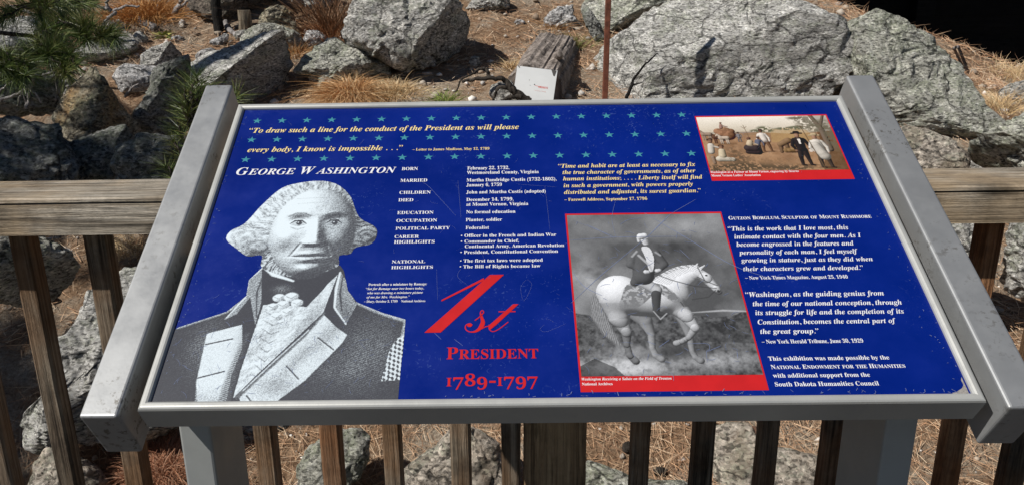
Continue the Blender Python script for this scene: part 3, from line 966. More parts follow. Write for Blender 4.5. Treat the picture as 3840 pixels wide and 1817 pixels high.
# engraver's stipple
tone = np.clip(tone, 0, 1)
mid = 4 * tone * (1 - tone)
v = tone + (grain - .5) * .62 * mid + hatch * .10 * mid
v = np.clip((v - .5) * 1.18 + .5, 0, 1)
p.img = DK + (LT - DK) * (v ** 1.35)[..., None]
p.build('portrait_print', .00030, face)

# ---- a rider on a pale horse under a stormy sky (a generic figure)
p = Paint(32.2, 272.0, 46.0, 340.5, .8, .13)
X, Y = p.X, p.Y
cl = p.noise(90, 11, 6); cl2 = p.noise(46, 12, 5)
sky = .060 + .17 * np.clip((cl - .38) * 2.2, 0, 1) + .42 * p.blob(62, 214, 42, 30) * np.clip((cl2 - .25) * 1.7, 0, 1.2) + .16 * p.blob(235, 318, 40, 22) * cl - .03 * p.blob(200, 260, 50, 40)
p.img[:] = np.clip(sky, .03, 1)[..., None]
hor = 146 + 4 * np.sin(X * .05) + 16 * (p.noise(34, 3, 4) - .5)
land = np.clip((hor - Y) / 2, 0, 1)
gt = p.noise(9, 4, 5); gt2 = p.noise(3, 44, 2)
p.img = p.img * (1 - land[..., None]) + np.clip(.012 + .17 * (gt - .25) + .08 * (gt2 - .4), .012, 1)[..., None] * land[..., None]
p.put(p.line([(196, 149), (240, 152), (274, 150)], [1, 3, 2], 2) * .8, .40)
p.put(np.clip(p.blob(88, 60, 58, 15) * 1.3 + p.blob(215, 70, 50, 12) * .7 + p.blob(120, 86, 40, 8) * .6, 0, 1) * np.clip(.25 + 1.2 * (gt - .2) + .5 * gt2, 0, 1), .44)
p.mul(p.blob(160, 84, 50, 13), .22)
p.mul(p.poly([(32, 46), (32, 62), (52, 74), (78, 60), (90, 46)]), .25)
p.mul(p.poly([(186, 152), (210, 132), (274, 140), (274, 96), (200, 100)]) * p.noise(20, 5, 3), .35)
W1, W2, DG = .74, .60, .30
def chain(pts, rs, z, col):
    return [(pts[i][0], pts[i][1], rs[i], pts[i + 1][0], pts[i + 1][1], rs[i + 1], z, col) for i in range(len(pts) - 1)]
# far legs, tail
p.solid(chain([(112, 160), (128, 136), (134, 112), (132, 90), (135, 78), (142, 72)], [18, 11, 5.5, 4.5, 5, 5.5], 0, .30) +
        chain([(178, 160), (184, 132), (186, 106), (185, 84), (188, 74), (194, 69)], [15, 9, 5, 4, 4.6, 5.5], 0, .26), k=.8)
tl = p.line([(74, 194), (64, 172), (64, 146), (74, 118), (88, 96)], [8, 17, 20, 15, 3], 4)
p.put(tl * .95, .10); p.put(tl * np.clip(.4 + np.sin((X + (Y - 150) * .1) * 2.4 + 14 * p.noise(20, 7, 3)), 0, 1) * .7, .34)
# near legs, body, neck and head
near = chain([(92, 168), (92, 140), (100, 116)], [25, 15, 7.5], 6, W2) + chain([(100, 116), (98, 96), (100, 78), (107, 69)], [7.5, 4.6, 4.8, 5.6], 6, .24) + \
       chain([(170, 166), (186, 144), (196, 122)], [19, 11, 6.6], 6, W1) + chain([(196, 122), (184, 106), (174, 100), (166, 97)], [6.2, 4.2, 4.2, 5.2], 6, .5)
horse = [(98, 184, 34, 104, 180, 33, 0, W1), (104, 180, 30, 160, 178, 29, 0, W1), (160, 180, 30, 176, 182, 26, 1, W1), (118, 170, 26, 150, 166, 25, 2, W2),
         (172, 192, 27, 196, 212, 18, 2, W1), (196, 212, 18, 212, 220, 12, 2, W1), (212, 222, 11.5, 226, 212, 9.5, 5, W1), (226, 212, 9, 238, 190, 6, 5, W1), (238, 190, 6, 240, 186, 5.6, 5, DG),
         (214, 230, 3.2, 219, 238, 1.4, 6, W2), (222, 229, 3.0, 229, 235, 1.2, 6, W2)]
hm = p.solid(horse + near, k=4.0, amb=.10, light=(-.34, .60, .66)).astype(float)
mane = p.poly([(150, 208), (166, 222), (190, 234), (216, 236), (222, 226), (202, 222), (186, 214), (172, 200)], 5)
p.put(mane * (.4 + .6 * (np.sin((X * .8 + Y * 1.1) * .8 + 8 * p.noise(16, 2, 2)) > -.1)), .62)
p.mul(mane * np.clip(np.sin((X * .8 - Y * .9) * 1.9 + 16 * p.noise(18, 23, 3)), 0, 1), .6)
p.mul(hm * p.noise(30, 15, 4) * np.clip((190 - Y) / 60, 0, 1), .5)
p.mul(p.ell(240, 187, 2.2, 1.8), .1); p.mul(p.ell(228, 216, 2.0, 1.7), .05)
for a in ([(218, 232), (224, 206), (240, 197)], [(224, 206), (214, 214)], [(238, 192), (208, 196), (176, 208), (150, 222)], [(236, 188), (224, 176), (200, 172)], [(160, 200), (178, 178), (186, 160)]):
    p.put(p.line(a, 1.5, 1), .035)
p.put(p.poly([(100, 178), (110, 200), (134, 206), (164, 198), (184, 172), (172, 168), (152, 184), (122, 160), (96, 160)], 4) * (.55 + .45 * (p.noise(4, 9, 2) > .45)), .15)
# rider
p.solid([(136, 204, 10, 152, 190, 8.5, 0, .55), (152, 190, 8, 148, 176, 6.5, 0, .5)], k=1.2, amb=.12)
p.solid([(150, 182, 7.5, 146, 152, 5, 0, .06), (146, 150, 4.6, 157, 145, 3.6, 0, .05)], k=1.0, amb=.25)
p.put(p.line([(142, 152), (150, 138), (160, 148)], 1.6, 1), .3)
p.solid([(136, 216, 16, 142, 256, 17, 0, .075), (128, 262, 8, 160, 260, 8, 2, .085), (122, 204, 7, 134, 220, 12, 0, .07), (160, 258, 8, 170, 238, 6.5, 3, .085), (170, 238, 6, 158, 226, 5, 4, .08), (126, 258, 8, 120, 238, 7, 6, .095), (120, 238, 6.5, 140, 224, 5, 7, .09)], k=1.4, amb=.22, gain=1.2)
p.put(p.poly([(140, 272), (152, 271), (156, 250), (152, 228), (146, 226), (144, 250)], 3), .52); p.put(p.line([(132, 264), (124, 254)], 3, 2) * .8, .34); p.put(p.line([(160, 262), (166, 256)], 3, 2) * .8, .30)
p.put(p.line([(134, 256), (148, 236), (150, 226)], [4, 3.5, 3], 1.4) * .9, .34)
p.solid([(158, 226, 4, 161, 227, 3.2, 0, .62), (141, 224, 4, 144, 224, 3.4, 0, .62)], k=.6)
p.solid([(147, 288, 7.2, 148, 280, 5.2, 0, .62)], k=1.2, amb=.15)
p.solid([(142, 294, 6.2, 148, 295.5, 5.4, .5, .70), (138, 291, 3.2, 138, 284, 2.6, 1, .60)], k=2.0, amb=.15)
for q in ((145, 289), (151, 289)): p.mul(p.ell(q[0], q[1], 1.4, 1), .2)
p.mul(p.line([(146, 281.5), (151, 281.5)], 1, .8), .4); p.mul(p.line([(149, 288), (150, 284.5)], 1, .8), .6)
p.img *= (.88 + .24 * np.random.default_rng(5).random(X.shape))[..., None]
p.img = np.clip(p.img * 1.05, .02, .8) * np.array([.97, 1.0, 1.05]) + .010
p.build('picture', .00030, face)['label'] = 'grey picture of a rider on a pale horse'

# ---- a harvest scene with field workers (a generic composition)
p = Paint(274.8, 501.8, 436.2, 574.9, .6, (.66, .60, .53))
X, Y = p.X, p.Y
n1 = p.noise(34, 21, 5); n2 = p.noise(7, 22, 4)
up = np.clip((Y - 534) / 40, 0, 1)
p.img = np.stack([.50 + .24 * up + .14 * (n1 - .5), .44 + .25 * up + .13 * (n1 - .5), .35 + .26 * up + .12 * (n1 - .5)], -1)
gr = np.clip((532 + 3 * np.sin(X * .04) - Y) / 2, 0, 1)
gcol = np.stack([.27 + .20 * (n1 - .4) + .14 * (n2 - .5), .165 + .13 * (n1 - .4) + .10 * (n2 - .5), .100 + .07 * (n1 - .4) + .07 * (n2 - .5)], -1)
p.img = p.img * (1 - gr[..., None]) + gcol * gr[..., None]
p.put(p.poly([(396, 540), (430, 543), (458, 537), (474, 500), (392, 506)]) * (.6 + .5 * (n2 - .3)), (.36, .24, .115))
p.put(p.line([(275, 533), (330, 531), (380, 534)], 2.4, 2) * .8, (.26, .235, .21))
p.put(p.line([(275, 527), (320, 524), (370, 528)], 3, 3) * .5, (.20, .15, .10))
for cx, cy, rx, ry in ((385, 540, 12, 8), (392, 538, 10, 6), (428, 541, 24, 4), (370, 536, 9, 4), (444, 543, 16, 5)):
    p.put(p.ell(cx, cy, rx, ry, 0, .6) * (p.noise(3.5, 30, 2) > .36), (.13, .13, .085))
p.solid([(312, 524, 13, 322, 526, 13, 0, (.33, .18, .11)), (306, 536, 8, 328, 536, 7, 2, (.38, .21, .13)), (318, 542, 6, 322, 541, 5, 3, (.40, .24, .15))], k=2)
p.mul(p.ell(317, 530, 20, 15) * (n2 > .52), .72)
p.solid([(313, 546, 3.4, 314, 553, 3, 0, (.36, .22, .18)), (314, 558, 2.2, 314.5, 559, 2, 0, (.25, .15, .11)), (316, 551, 1.5, 324, 548, 1.2, 1, (.36, .22, .18))], k=.6)
def beast(cx, cy, c):
    p.solid([(cx - 5, cy, 4.6, cx + 6, cy, 4.8, 0, c), (cx - 5, cy + 2, 3.4, cx - 9, cy + 9, 2.2, 1, c), (cx - 9, cy + 9, 2.2, cx - 12, cy + 5, 1.5, 1, c)] + [(cx + d, cy - 3, 1.9, cx + d + .5, cy - 15, 1.2, .5, c) for d in (-6, -3, 4, 7)], k=.8)
beast(302, 521, (.15, .085, .06)); beast(312, 519, (.55, .45, .36)); beast(284, 529, (.36, .27, .21))
p.mul(p.line([(292, 505), (330, 503)], 3, 4), .6)
SK = (.36, .215, .15); SK2 = (.17, .10, .075)
def man(x, y, h, top, leg, skin=SK, hat=None, lean=0, stride=9, arm=0):
    k = h / 100
    T = lambda a, b: (x + a * k, y + b * k)
    q = []
    def cap(a, ra, b, rb, z, c): A_, B2 = T(*a), T(*b); q.append((A_[0], A_[1], ra * k, B2[0], B2[1], rb * k, z, c))
    cap((-3, 47), 7.5, (-stride, 24), 5.2, 0, leg); cap((-stride, 24), 5, (-stride - 1, 3), 3.6, 0, leg); cap((-stride - 1, 2), 3, (-stride + 5, 0), 2.4, 0, leg)
    cap((4, 47), 7.5, (stride - 2, 24), 5.2, .6, leg); cap((stride - 2, 24), 5, (stride, 3), 3.6, .6, leg); cap((stride, 2), 3, (stride + 6, 0), 2.4, .6, leg)
    cap((0, 50), 9.5, (lean, 76), 11, 1, top); cap((lean - 9, 78), 5.5, (lean + 9, 78), 5.5, 1, top)
    cap((lean - 11, 77), 4.6, (lean - 17, 60), 3.8, 1.6, top); cap((lean - 17, 60), 3.8, (lean - 12 + arm, 47 + abs(arm)), 3, 1.8, top)
    cap((lean + 11, 77), 4.6, (lean + 18, 60), 3.8, 1.6, top); cap((lean + 18, 60), 3.8, (lean + 17, 46), 3, 1.8, top)
    cap((lean + 17, 44), 3, (lean + 18, 42), 2.5, 2, skin); cap((lean - 12 + arm, 45 + abs(arm)), 3, (lean - 12 + arm, 43 + abs(arm)), 2.5, 2, skin)
    cap((lean * 1.1, 84), 3.6, (lean * 1.1, 89), 4, 1.5, skin); cap((lean * 1.15, 91), 5.2, (lean * 1.15, 95), 5.4, 2, skin)
    if hat: cap((lean - 10, 98), 2.4, (lean + 11, 98), 2.4, 3, hat); cap((lean - 2, 101), 4.6, (lean + 3, 101), 4.6, 3.5, hat)
    else: cap((lean - 2, 98), 5, (lean + 2, 99), 5, 1.8, (.05, .035, .03))
    p.put(p.ell(x + 4 * k, y, 20 * k, 3 * k, 0, .8) * .6, (.07, .045, .03))
    p.solid(q, k=.7, amb=.18, gain=1.15)
# shade and tree at the right
p.mul(p.poly([(462, 436), (474, 480), (478, 575), (502, 575), (502, 436)], 3) * .85, .42)
p.solid([(486, 486, 5.5, 484, 540, 5, 0, (.20, .155, .12)), (484, 540, 5, 474, 575, 4, 0, (.20, .155, .12)), (484, 545, 3.4, 496, 575, 2.6, 0, (.18, .14, .11))], k=1.5)
for cx, cy, rx, ry, th in ((460, 566, 22, 9, .44), (470, 556, 26, 9, .46), (462, 546, 18, 7, .46), (496, 524, 10, 36, .40), (478, 540, 20, 12, .50), (446, 569, 14, 4, .46)):
    p.put(np.clip(p.ell(cx, cy, rx, ry, 0, .7) * (p.noise(4.5, int(cx), 3) > th), 0, 1) * .85, (.135, .12, .085))
man(339, 508, 25, (.22, .21, .22), (.17, .16, .16), SK2, (.1, .08, .06))
man(381, 483, 56, (.68, .62, .56), (.17, .10, .065), SK2, None, -4, 11, -6)
p.put(p.line([(352, 552), (358, 500), (360, 482)], 1, .8), (.16, .11, .07)); p.put(p.line([(348, 548), (352, 543), (357, 548)], 1, .8), (.16, .11, .07))
man(367, 480, 40, (.13, .14, .185), (.075, .06, .055), SK2, None, 7, 7)
p.solid([(347, 482, 5, 364, 482, 7, 0, (.065, .05, .05)), (350, 492, 9, 360, 490, 9, 0, (.075, .06, .06)), (353, 502, 6, 355, 508, 5.5, 1, (.58, .47, .33)), (354, 516, 3.6, 354.5, 517, 3.4, 1, SK2), (357, 506, 2.2, 366, 500, 2, 2, (.50, .40, .3))], k=.9)
p.solid([(403, 482, 3.4, 405, 500, 4.4, 0, (.20, .13, .085)), (405, 500, 6, 420, 510, 7, 1, (.27, .175, .105)), (414, 508, 5, 416, 484, 3, .5, (.21, .14, .09)), (426, 508, 4, 428, 492, 2.6, 2, (.25, .16, .1)), (428, 508, 3.6, 430, 507, 3.4, 2, SK2)], k=.9)
p.solid([(412, 485, 6, 436, 486, 7, 0, (.33, .21, .11))], k=1); p.mul(p.ell(424, 486, 16, 9) * (n2 > .5), .7)
man(438, 448, 82, (.042, .036, .036), (.050, .042, .040), SK, (.035, .03, .028), 0, 8, 0)
p.put(p.poly([(436, 514), (441, 514), (440, 501), (437, 501)]), (.66, .61, .56)); p.put(p.ell(452, 484, 3.2, 4), (.55, .48, .42))
man(470, 442, 82, (.60, .56, .50), (.075, .06, .05), SK, (.46, .36, .23), -4, 9, 2)
p.solid([(464, 498, 8, 469, 478, 9.5, 0, (.58, .54, .48)), (470, 476, 9.5, 472, 470, 10, 0, (.54, .50, .44))], k=1.2, amb=.2)
p.put(p.line([(450, 548), (464, 440)], 1.6, 1), (.12, .085, .055)); p.put(p.line([(442, 550), (458, 545)], 1.4, .8), (.12, .085, .055))
p.solid([(285, 470, 4, 286, 456, 3, 0, (.32, .23, .17)), (285, 484, 6, 287, 500, 6, 0, (.62, .57, .50)), (290, 498, 2.6, 300, 494, 2.2, 2, (.60, .54, .47)), (287, 510, 4.4, 287.5, 512, 4.2, 1, SK), (286, 514, 4, 289, 515, 3.6, .5, (.06, .04, .03))], k=.8)
p.solid([(296, 466, 7, 318, 464, 5, 0, (.62, .56, .46)), (302, 474, 7, 303, 486, 6, 1, (.62, .53, .38)), (303, 494, 4.2, 303.5, 496, 4, 1, SK), (302, 498, 3.8, 305, 498, 3.6, .6, (.09, .055, .035))], k=.9)
gs = np.clip(p.blob(345, 446, 60, 10) + p.blob(300, 442, 40, 9) + p.blob(420, 442, 34, 6) + p.blob(330, 468, 20, 14) * .8 + p.blob(322, 488, 10, 10) * .6, 0, 1) * (p.noise(3.5, 50, 3) > .42)
p.put(gs * .9, (.075, .062, .045))
p.mul(np.clip(p.blob(380, 462, 60, 8), 0, 1) * (n2 > .5), .75)
p.img *= (.86 + .26 * np.random.default_rng(6).random(X.shape))[..., None]
p.img = np.clip((p.img - .02) * 1.02, .01, 1)
p.build('picture', .00030, face)['label'] = 'sepia picture of workers harvesting a field'

# ---- scratches in the film
acc = ([], [])
def scratch(pts, w):
    add_shape(acc, *stroke_strip(pts, [w * (.45 + .55 * math.sin(math.pi * (i + .5) / len(pts))) for i in range(len(pts))]))
LONG = [([(34, 288), (103, 293), (215, 293)], .55), ([(154, 343), (216, 285), (272, 233), (330, 205)], .75), ([(194, 340), (153, 294)], 1.0), ([(153, 294), (78, 222), (27, 168)], .6), ([(62, 320), (101, 292)], .7),
        ([(32, 226), (48, 198), (72, 181)], .7), ([(141, 91), (157, 103)], .6), ([(180, 96), (207, 96), (209, 87), (204, 83), (202, 66)], .55), ([(205, 83), (225, 92)], .6), ([(197, 267), (209, 248)], .5),
        ([(113, 319), (127, 329), (149, 333)], .6), ([(245, 84), (244, 71)], .6), ([(-200, 420), (-186, 406), (-142, 342)], .30), ([(-141, 423), (-134, 338)], .22), ([(-45, 412), (19, 404)], .2), ([(1, 406), (4, 310)], .2),
        ([(112, 372), (102, 332), (104, 293)], .35), ([(-168, 235), (-164, 177)], .16), ([(-132, 234), (-136, 219), (-121, 202)], .2), ([(-35, 213), (-44, 198), (-40, 173), (-28, 202), (-35, 213)], .14),
        ([(-13, 131), (-19, 123), (-10, 119), (17, 132)], .16), ([(-138, 108), (-126, 97)], .4), ([(-166, 119), (-156, 108)], .4), ([(194, 340), (240, 372)], .4), ([(104, 293), (40, 330)], .3)]
for q, w in LONG: scratch(smooth2(q, 14) if len(q) > 2 else [(q[0][0] + (q[1][0] - q[0][0]) * t / 6, q[0][1] + (q[1][1] - q[0][1]) * t / 6) for t in range(7)], w)
rs = random.Random(5)
def little(x, y, L, w):
    a = rs.uniform(0, math.pi * 2); b = rs.uniform(-1.2, 1.2); pts = [(x, y)]
    for k in range(4):
        x += L / 4 * math.cos(a); y += L / 4 * math.sin(a); a += b / 4; pts.append((x, y))
    if all(-530 < q[0] < 530 and 15 < q[1] < 612 for q in pts): scratch(pts, w)
for k in range(110): little(rs.uniform(-525, -215), rs.uniform(20, 150), rs.uniform(3, 16), rs.uniform(.15, .4))
for k in range(90): little(rs.uniform(36, 268), rs.uniform(50, 335), rs.uniform(4, 16), rs.uniform(.25, .5))
for k in range(90): little(rs.uniform(60, 525), rs.uniform(350, 608), rs.uniform(2, 6), rs.uniform(.08, .2))
for k in range(70): little(rs.uniform(-525, 60), rs.uniform(30, 608), rs.uniform(3, 16), rs.uniform(.08, .2))
for k in range(90): little(rs.choice((rs.uniform(505, 528), rs.uniform(-529, -520))), rs.uniform(20, 608), rs.uniform(1, 3.5), rs.uniform(.3, .7))
for k in range(80): little(rs.uniform(-200, 528), 14.5 + abs(rs.gauss(0, 2.0)) + 1, rs.uniform(2, 6), rs.uniform(.3, .7))
sv_, sf_ = acc
o = flat_part('scratches', sv_, sf_, .00062, M['scratch'])
o['kind'] = 'stuff'
# corner of the film worn through to the bare sheet at the lower right
wp = [(508 + 20 * t + 1.5 * math.sin(t * 23), 13.5) for t in np.linspace(0, 1, 5)] + [(529, y) for y in (14, 22, 30, 39)] + [(526.5, 34), (527, 27), (523, 22), (517, 18.5), (513, 16), (508, 15.5)]
flat_part('worn_corner', wp, [tuple(range(len(wp)))], .00060, M['bare'])

# ================================================================== the wooden fence and the deck it stands on
fence = thing('wooden_fence', 'weathered wooden railing with square balusters running behind the information panel', 'fence', (0, .74, 0))
FL = fence.location
# top rail: heavy timber with a drying crack along its front face
pr = [(.637, .898), (.637, .9605), (.647, .9630), (.637, .9655), (.6375, .9715), (.642, .9755), (.80, .9755), (.806, .970), (.806, .898)]
rr = random.Random(3)
xs = np.linspace(-2.6, 2.7, 107)
V, F = [], []
for i, x in enumerate(xs):
    wz = .0022 * noise.noise(Vector((x * 1.3, 2, 5)))
    for k, (y, z) in enumerate(pr):
        dy = .0016 * noise.noise(Vector((x * 3.0, y * 30, z * 40)))
        cz = .007 * noise.noise(Vector((x * 1.7, 8, 1))) if k in (1, 2, 3) else 0
        deep = .010 * (.5 + noise.noise(Vector((x * 2.2, 4, 9)))) if k == 2 else 0
        V.append((x, y + dy + deep, z + wz + cz))
n = len(pr)
for i in range(len(xs) - 1):
    for k in range(n):
        F.append((i * n + k, (i + 1) * n + k, (i + 1) * n + (k + 1) % n, i * n + (k + 1) % n))
part('top_rail', V, F, M['rail_wood'], fence)
def stick(name, x0, x1, y0, y1, z0, z1, mat, seed, amp=.002, bev=.005):
    """a square timber with slightly worn edges"""
    V, F = [], []
    zs = np.linspace(z0, z1, 16)
    for i, z in enumerate(zs):
        for k, (x, y) in enumerate(((x0 + bev, y0), (x1 - bev, y0), (x1, y0 + bev), (x1, y1 - bev), (x1 - bev, y1), (x0 + bev, y1), (x0, y1 - bev), (x0, y0 + bev))):
            V.append((x + amp * noise.noise(Vector((seed, z * 4, k))), y + amp * noise.noise(Vector((seed + 9, z * 4, k))), z))
    for i in range(len(zs) - 1):
        for k in range(8):
            F.append((i * 8 + k, i * 8 + (k + 1) % 8, (i + 1) * 8 + (k + 1) % 8, (i + 1) * 8 + k))
    F.append(tuple(range(7, -1, -1))); F.append(tuple((len(zs) - 1) * 8 + k for k in range(8)))
    return part(name, V, F, mat, fence)
for i, x in enumerate((-2.32, -2.17, -2.02, -1.87, -1.72, -1.57, -1.42, -1.27, -1.121, -.962, -.80, -.647, -.494, -.35, -.194, -.076, .225, .368, .519, .668, .818, .946, 1.095, 1.245, 1.395, 1.545, 1.695, 1.845, 1.995)):
    w = .044 + .003 * math.sin(i * 2.3)
    stick('baluster', x, x + w, .702, .748, .10, .900, M['baluster_wood'], i * 3.7)
stick('post', -.024, .120, .700, .790, -.02, .900, M['post_wood'], 77, .003, .007)
stick('post', -2.52, -2.38, .690, .790, -.02, .900, M['post_wood'], 78, .003, .007)
stick('post', 2.30, 2.44, .690, .790, -.02, .900, M['post_wood'], 79, .003, .007)
for a, b in ((-2.6, 2.7),):
    bm = bevel_box((b - a, .046, .09), .004)
    bm.transform(Matrix.Translation(Vector(((a + b) / 2, .772, .13)) - FL))
    bm_obj('bottom_rail', bm, M['rail_wood'], fence)

bm = bmesh.new()
for i in range(23):
    y = -2.42 + i * .145
    b = bevel_box((6.4, .139, .038), .003, 1)
    b.transform(Matrix.Translation((0, y, -.0195)))
    me = bpy.data.meshes.new('t'); b.to_mesh(me); b.free(); bm.from_mesh(me); bpy.data.meshes.remove(me)
tag(bm_obj('deck', bm, M['deck_wood']), kind='structure')

# ================================================================== the hillside
def axis(a, b, fine0, fine1, step, grow):
    v = list(np.arange(fine0, fine1, step)); s = step
    x = v[-1]
    while x < b: s *= grow; x += s; v.append(x)
    s = step; x = v[0]
    while x > a: s *= grow; x -= s; v.insert(0, x)
    return np.array(v)
gx, gy = axis(-40, 40, -3.2, 4.6, .045, 1.35), axis(-12, 45, .9, 7.2, .045, 1.35)
V = np.zeros((len(gy), len(gx), 3))
for j, y in enumerate(gy):
    for i, x in enumerate(gx):
        z = gz(x, y) if y < 12 else gz(x, 12) + (y - 12) * .30
        z += .014 * noise.noise(Vector((x * 9, y * 9, 1.7)))
        V[j, i] = (x, y, z)
idx = np.arange(len(gx) * len(gy)).reshape(len(gy), len(gx))
F = np.stack([idx[:-1, :-1].ravel(), idx[:-1, 1:].ravel(), idx[1:, 1:].ravel(), idx[1:, :-1].ravel()], 1)
tag(fast_mesh('ground', V.reshape(-1, 3), F, M['ground'], smooth=True), kind='structure')

# ------------------------------------------------------------------ boulders
def outline_r(pts):
    """radius of a closed outline about its middle as a function of angle"""
    P = np.array(pts, float)
    nxt = np.roll(P, -1, 0)
    def f(th):
        d = np.array([math.cos(th), math.sin(th)])
        best = 0.0
        for a, b in zip(P, nxt):
            e = b - a
            den = d[0] * e[1] - d[1] * e[0]
            if abs(den) < 1e-12: continue
            t = (a[0] * e[1] - a[1] * e[0]) / den
            u = (a[0] * d[1] - a[1] * d[0]) / den
            if t > 0 and -1e-6 <= u <= 1 + 1e-6: best = max(best, t)
        return best
    tab = np.array([f(2 * math.pi * k / 360) for k in range(360)])
    tab[tab == 0] = np.median(tab)
    ker = np.array([.2, .6, .2])
    tab = np.convolve(np.concatenate([tab[-1:], tab, tab[:1]]), ker, 'valid')
    return tab
def vnoise(P):
    """smooth random values in -1..1 on many points at once"""
    P = np.asarray(P, float)
    i = np.floor(P).astype(np.int64); f = P - i
    f = f * f * f * (f * (f * 6 - 15) + 10)
    def h(dx, dy, dz):
        n = ((i[:, 0] + dx) * 374761393 + (i[:, 1] + dy) * 668265263 + (i[:, 2] + dz) * 1274126177) & 0xffffffff
        n = ((n ^ (n >> 13)) * 1274126177) & 0xffffffff
        n = ((n ^ (n >> 16)) * 2246822519) & 0xffffffff
        return ((n ^ (n >> 15)) & 0xffffff) / float(0x7fffff) - 1.0
    x, y, z = f[:, 0], f[:, 1], f[:, 2]
    return ((h(0, 0, 0) * (1 - x) + h(1, 0, 0) * x) * (1 - y) + (h(0, 1, 0) * (1 - x) + h(1, 1, 0) * x) * y) * (1 - z) + \
           ((h(0, 0, 1) * (1 - x) + h(1, 0, 1) * x) * (1 - y) + (h(0, 1, 1) * (1 - x) + h(1, 1, 1) * x) * y) * z
_ico = {}
def ico(sub):
    if sub not in _ico:
        bm = bmesh.new(); bmesh.ops.create_icosphere(bm, subdivisions=sub, radius=1)
        v = np.array([p.co[:] for p in bm.verts]); f = np.array([[q.index for q in p.verts] for p in bm.faces]); bm.free()
        _ico[sub] = (v, f)
    return _ico[sub]
def boulder(label, z, pts, mat, depth=.8, y=None, cuts=(), rough=1.0, sub=6, p=.72, group=None, name='boulder', push=0.0, seed=None, strat=0.0):
    """an irregular rock: outline seen from the front, its own depth, flattened by broken faces (cuts: direction across/up/towards us, offset)"""
    pix = np.array([zp(z, *q) for q in pts])
    c = (pix.max(0) + pix.min(0)) / 2
    low = pix[:, 1].max()
    if y is None:
        foot = at(c[0], min(low, 1900) - .10 * (low - pix[:, 1].min()))
        y = foot[1] + push
    c3 = on_y(c[0], c[1], y)
    dist = np.linalg.norm(c3 - CAM)
    w = (c3 - CAM) / dist
    u = CR - w * np.dot(CR, w); u /= np.linalg.norm(u)
    v = np.cross(u, w); v /= np.linalg.norm(v)
    if v[2] < 0: v = -v
    zdep = np.dot(c3 - CAM, CF)
    loc = [((q[0] - c[0]) * zdep / FPX, -(q[1] - c[1]) * zdep / FPX) for q in pix]
    tab = outline_r(loc)
    R = tab.mean(); D = depth * R
    dirs, f = ico(sub)
    th = np.arctan2(dirs[:, 1], dirs[:, 0]) % (2 * math.pi)
    rr = np.interp(th, np.arange(361) * 2 * math.pi / 360, np.append(tab, tab[0]))
    lat = np.hypot(dirs[:, 0], dirs[:, 1]); cc = dirs[:, 2]
    lp, cp = lat ** p, np.sign(cc) * np.abs(cc) ** p
    L = np.stack([np.cos(th) * rr * lp, np.sin(th) * rr * lp, -D * cp], 1)     # z towards the camera is negative w
    L[:, 2] = D * cp
    for (nx, ny, nz), off in cuts:
        nn = np.array([nx, ny, nz], float); nn /= np.linalg.norm(nn)
        h = L @ (nn / 1.0) - off * R
        L -= np.outer(np.maximum(h, 0) * .93, nn)
    sd = seed if seed is not None else (hash_label(label) % 997) * 1.37
    ell = L / np.array([R, R, D]) ; nrm = ell / np.array([R, R, D]); nrm /= np.linalg.norm(nrm, axis=1)[:, None]
    o_ = np.array([sd * .37, sd * .61, -sd * .23])
    warp = np.stack([vnoise(L * (2.1 / R) + o_ + 5.0 * i) for i in range(3)], 1) * (.22 * R)
    Q = L + warp
    a = vnoise(Q * (1.6 / R) + o_)
    b = 1 - 2 * np.abs(vnoise(Q * (3.6 / R) - o_))
    c_ = 1 - 2 * np.abs(vnoise(Q * (8.0 / R) + o_ * 2))
    e = vnoise(Q * np.array([15, 19, 15]) + o_) + .5 * vnoise(Q * 34 - o_)
    g_ = vnoise(Q * np.array([55, 68, 55]) + o_)
    d = R * (.060 * a - .040 * b - .020 * c_) + min(.016, .045 * R) * e + min(.0065, .018 * R) * g_
    if strat: d = d + strat * R * np.abs(((L[:, 1] * 3.2 / R + .8 * a + L[:, 0] * .5 / R) % 1) - .5)
    L = L + nrm * (d * rough)[:, None]
    Wd = c3 + np.outer(L[:, 0], u) + np.outer(L[:, 1], v) - np.outer(L[:, 2], w)
    lowest = Wd[Wd[:, 2].argmin()]
    o = fast_mesh(name, Wd, f, M[mat], origin=(c3[0], c3[1], lowest[2]))
    me = o.data
    me.polygons.foreach_set('use_smooth', np.ones(len(me.polygons), bool))
    try:
        me.set_sharp_from_angle(angle=math.radians(38))
    except Exception: pass
    return tag(o, label, 'rock' if name == 'rock' else name, group)
def hash_label(s):
    h = 7
    for ch in s: h = (h * 31 + ord(ch)) % 1000003
    return h

# --- top centre and right
boulder('large rounded grey boulder at the top of the slope, above the dry grass clump', 'B', [(160, 245), (222, 190), (238, 100), (285, -30), (480, -110), (800, -110), (985, -10), (1080, 90), (1150, 205), (1150, 330), (1110, 420), (1040, 490), (900, 575), (780, 565), (600, 535), (480, 470), (300, 375), (205, 330)], 'granite_grey', .85, cuts=[((.75, -.45, .5), .62), ((-.1, .5, .85), .66), ((.2, -.9, .4), .75)], sub=6, p=.62)
boulder('huge pale boulder behind the rusty post, broad sloping top with streaky grain', 'V', [(1392, 330), (1400, 235), (1450, 168), (1530, 108), (1590, 55), (1650, 15), (1720, -15), (1850, -20), (1930, 5), (2010, 28), (2085, 60), (2122, 112), (2110, 170), (2070, 230), (2040, 300), (1980, 350), (1700, 350)], 'granite_pale', .75, cuts=[((-.25, .70, .66), .50), ((.15, -.1, .98), .62), ((-.7, .2, .6), .72)], sub=7, p=.6, y=4.25, rough=.68)
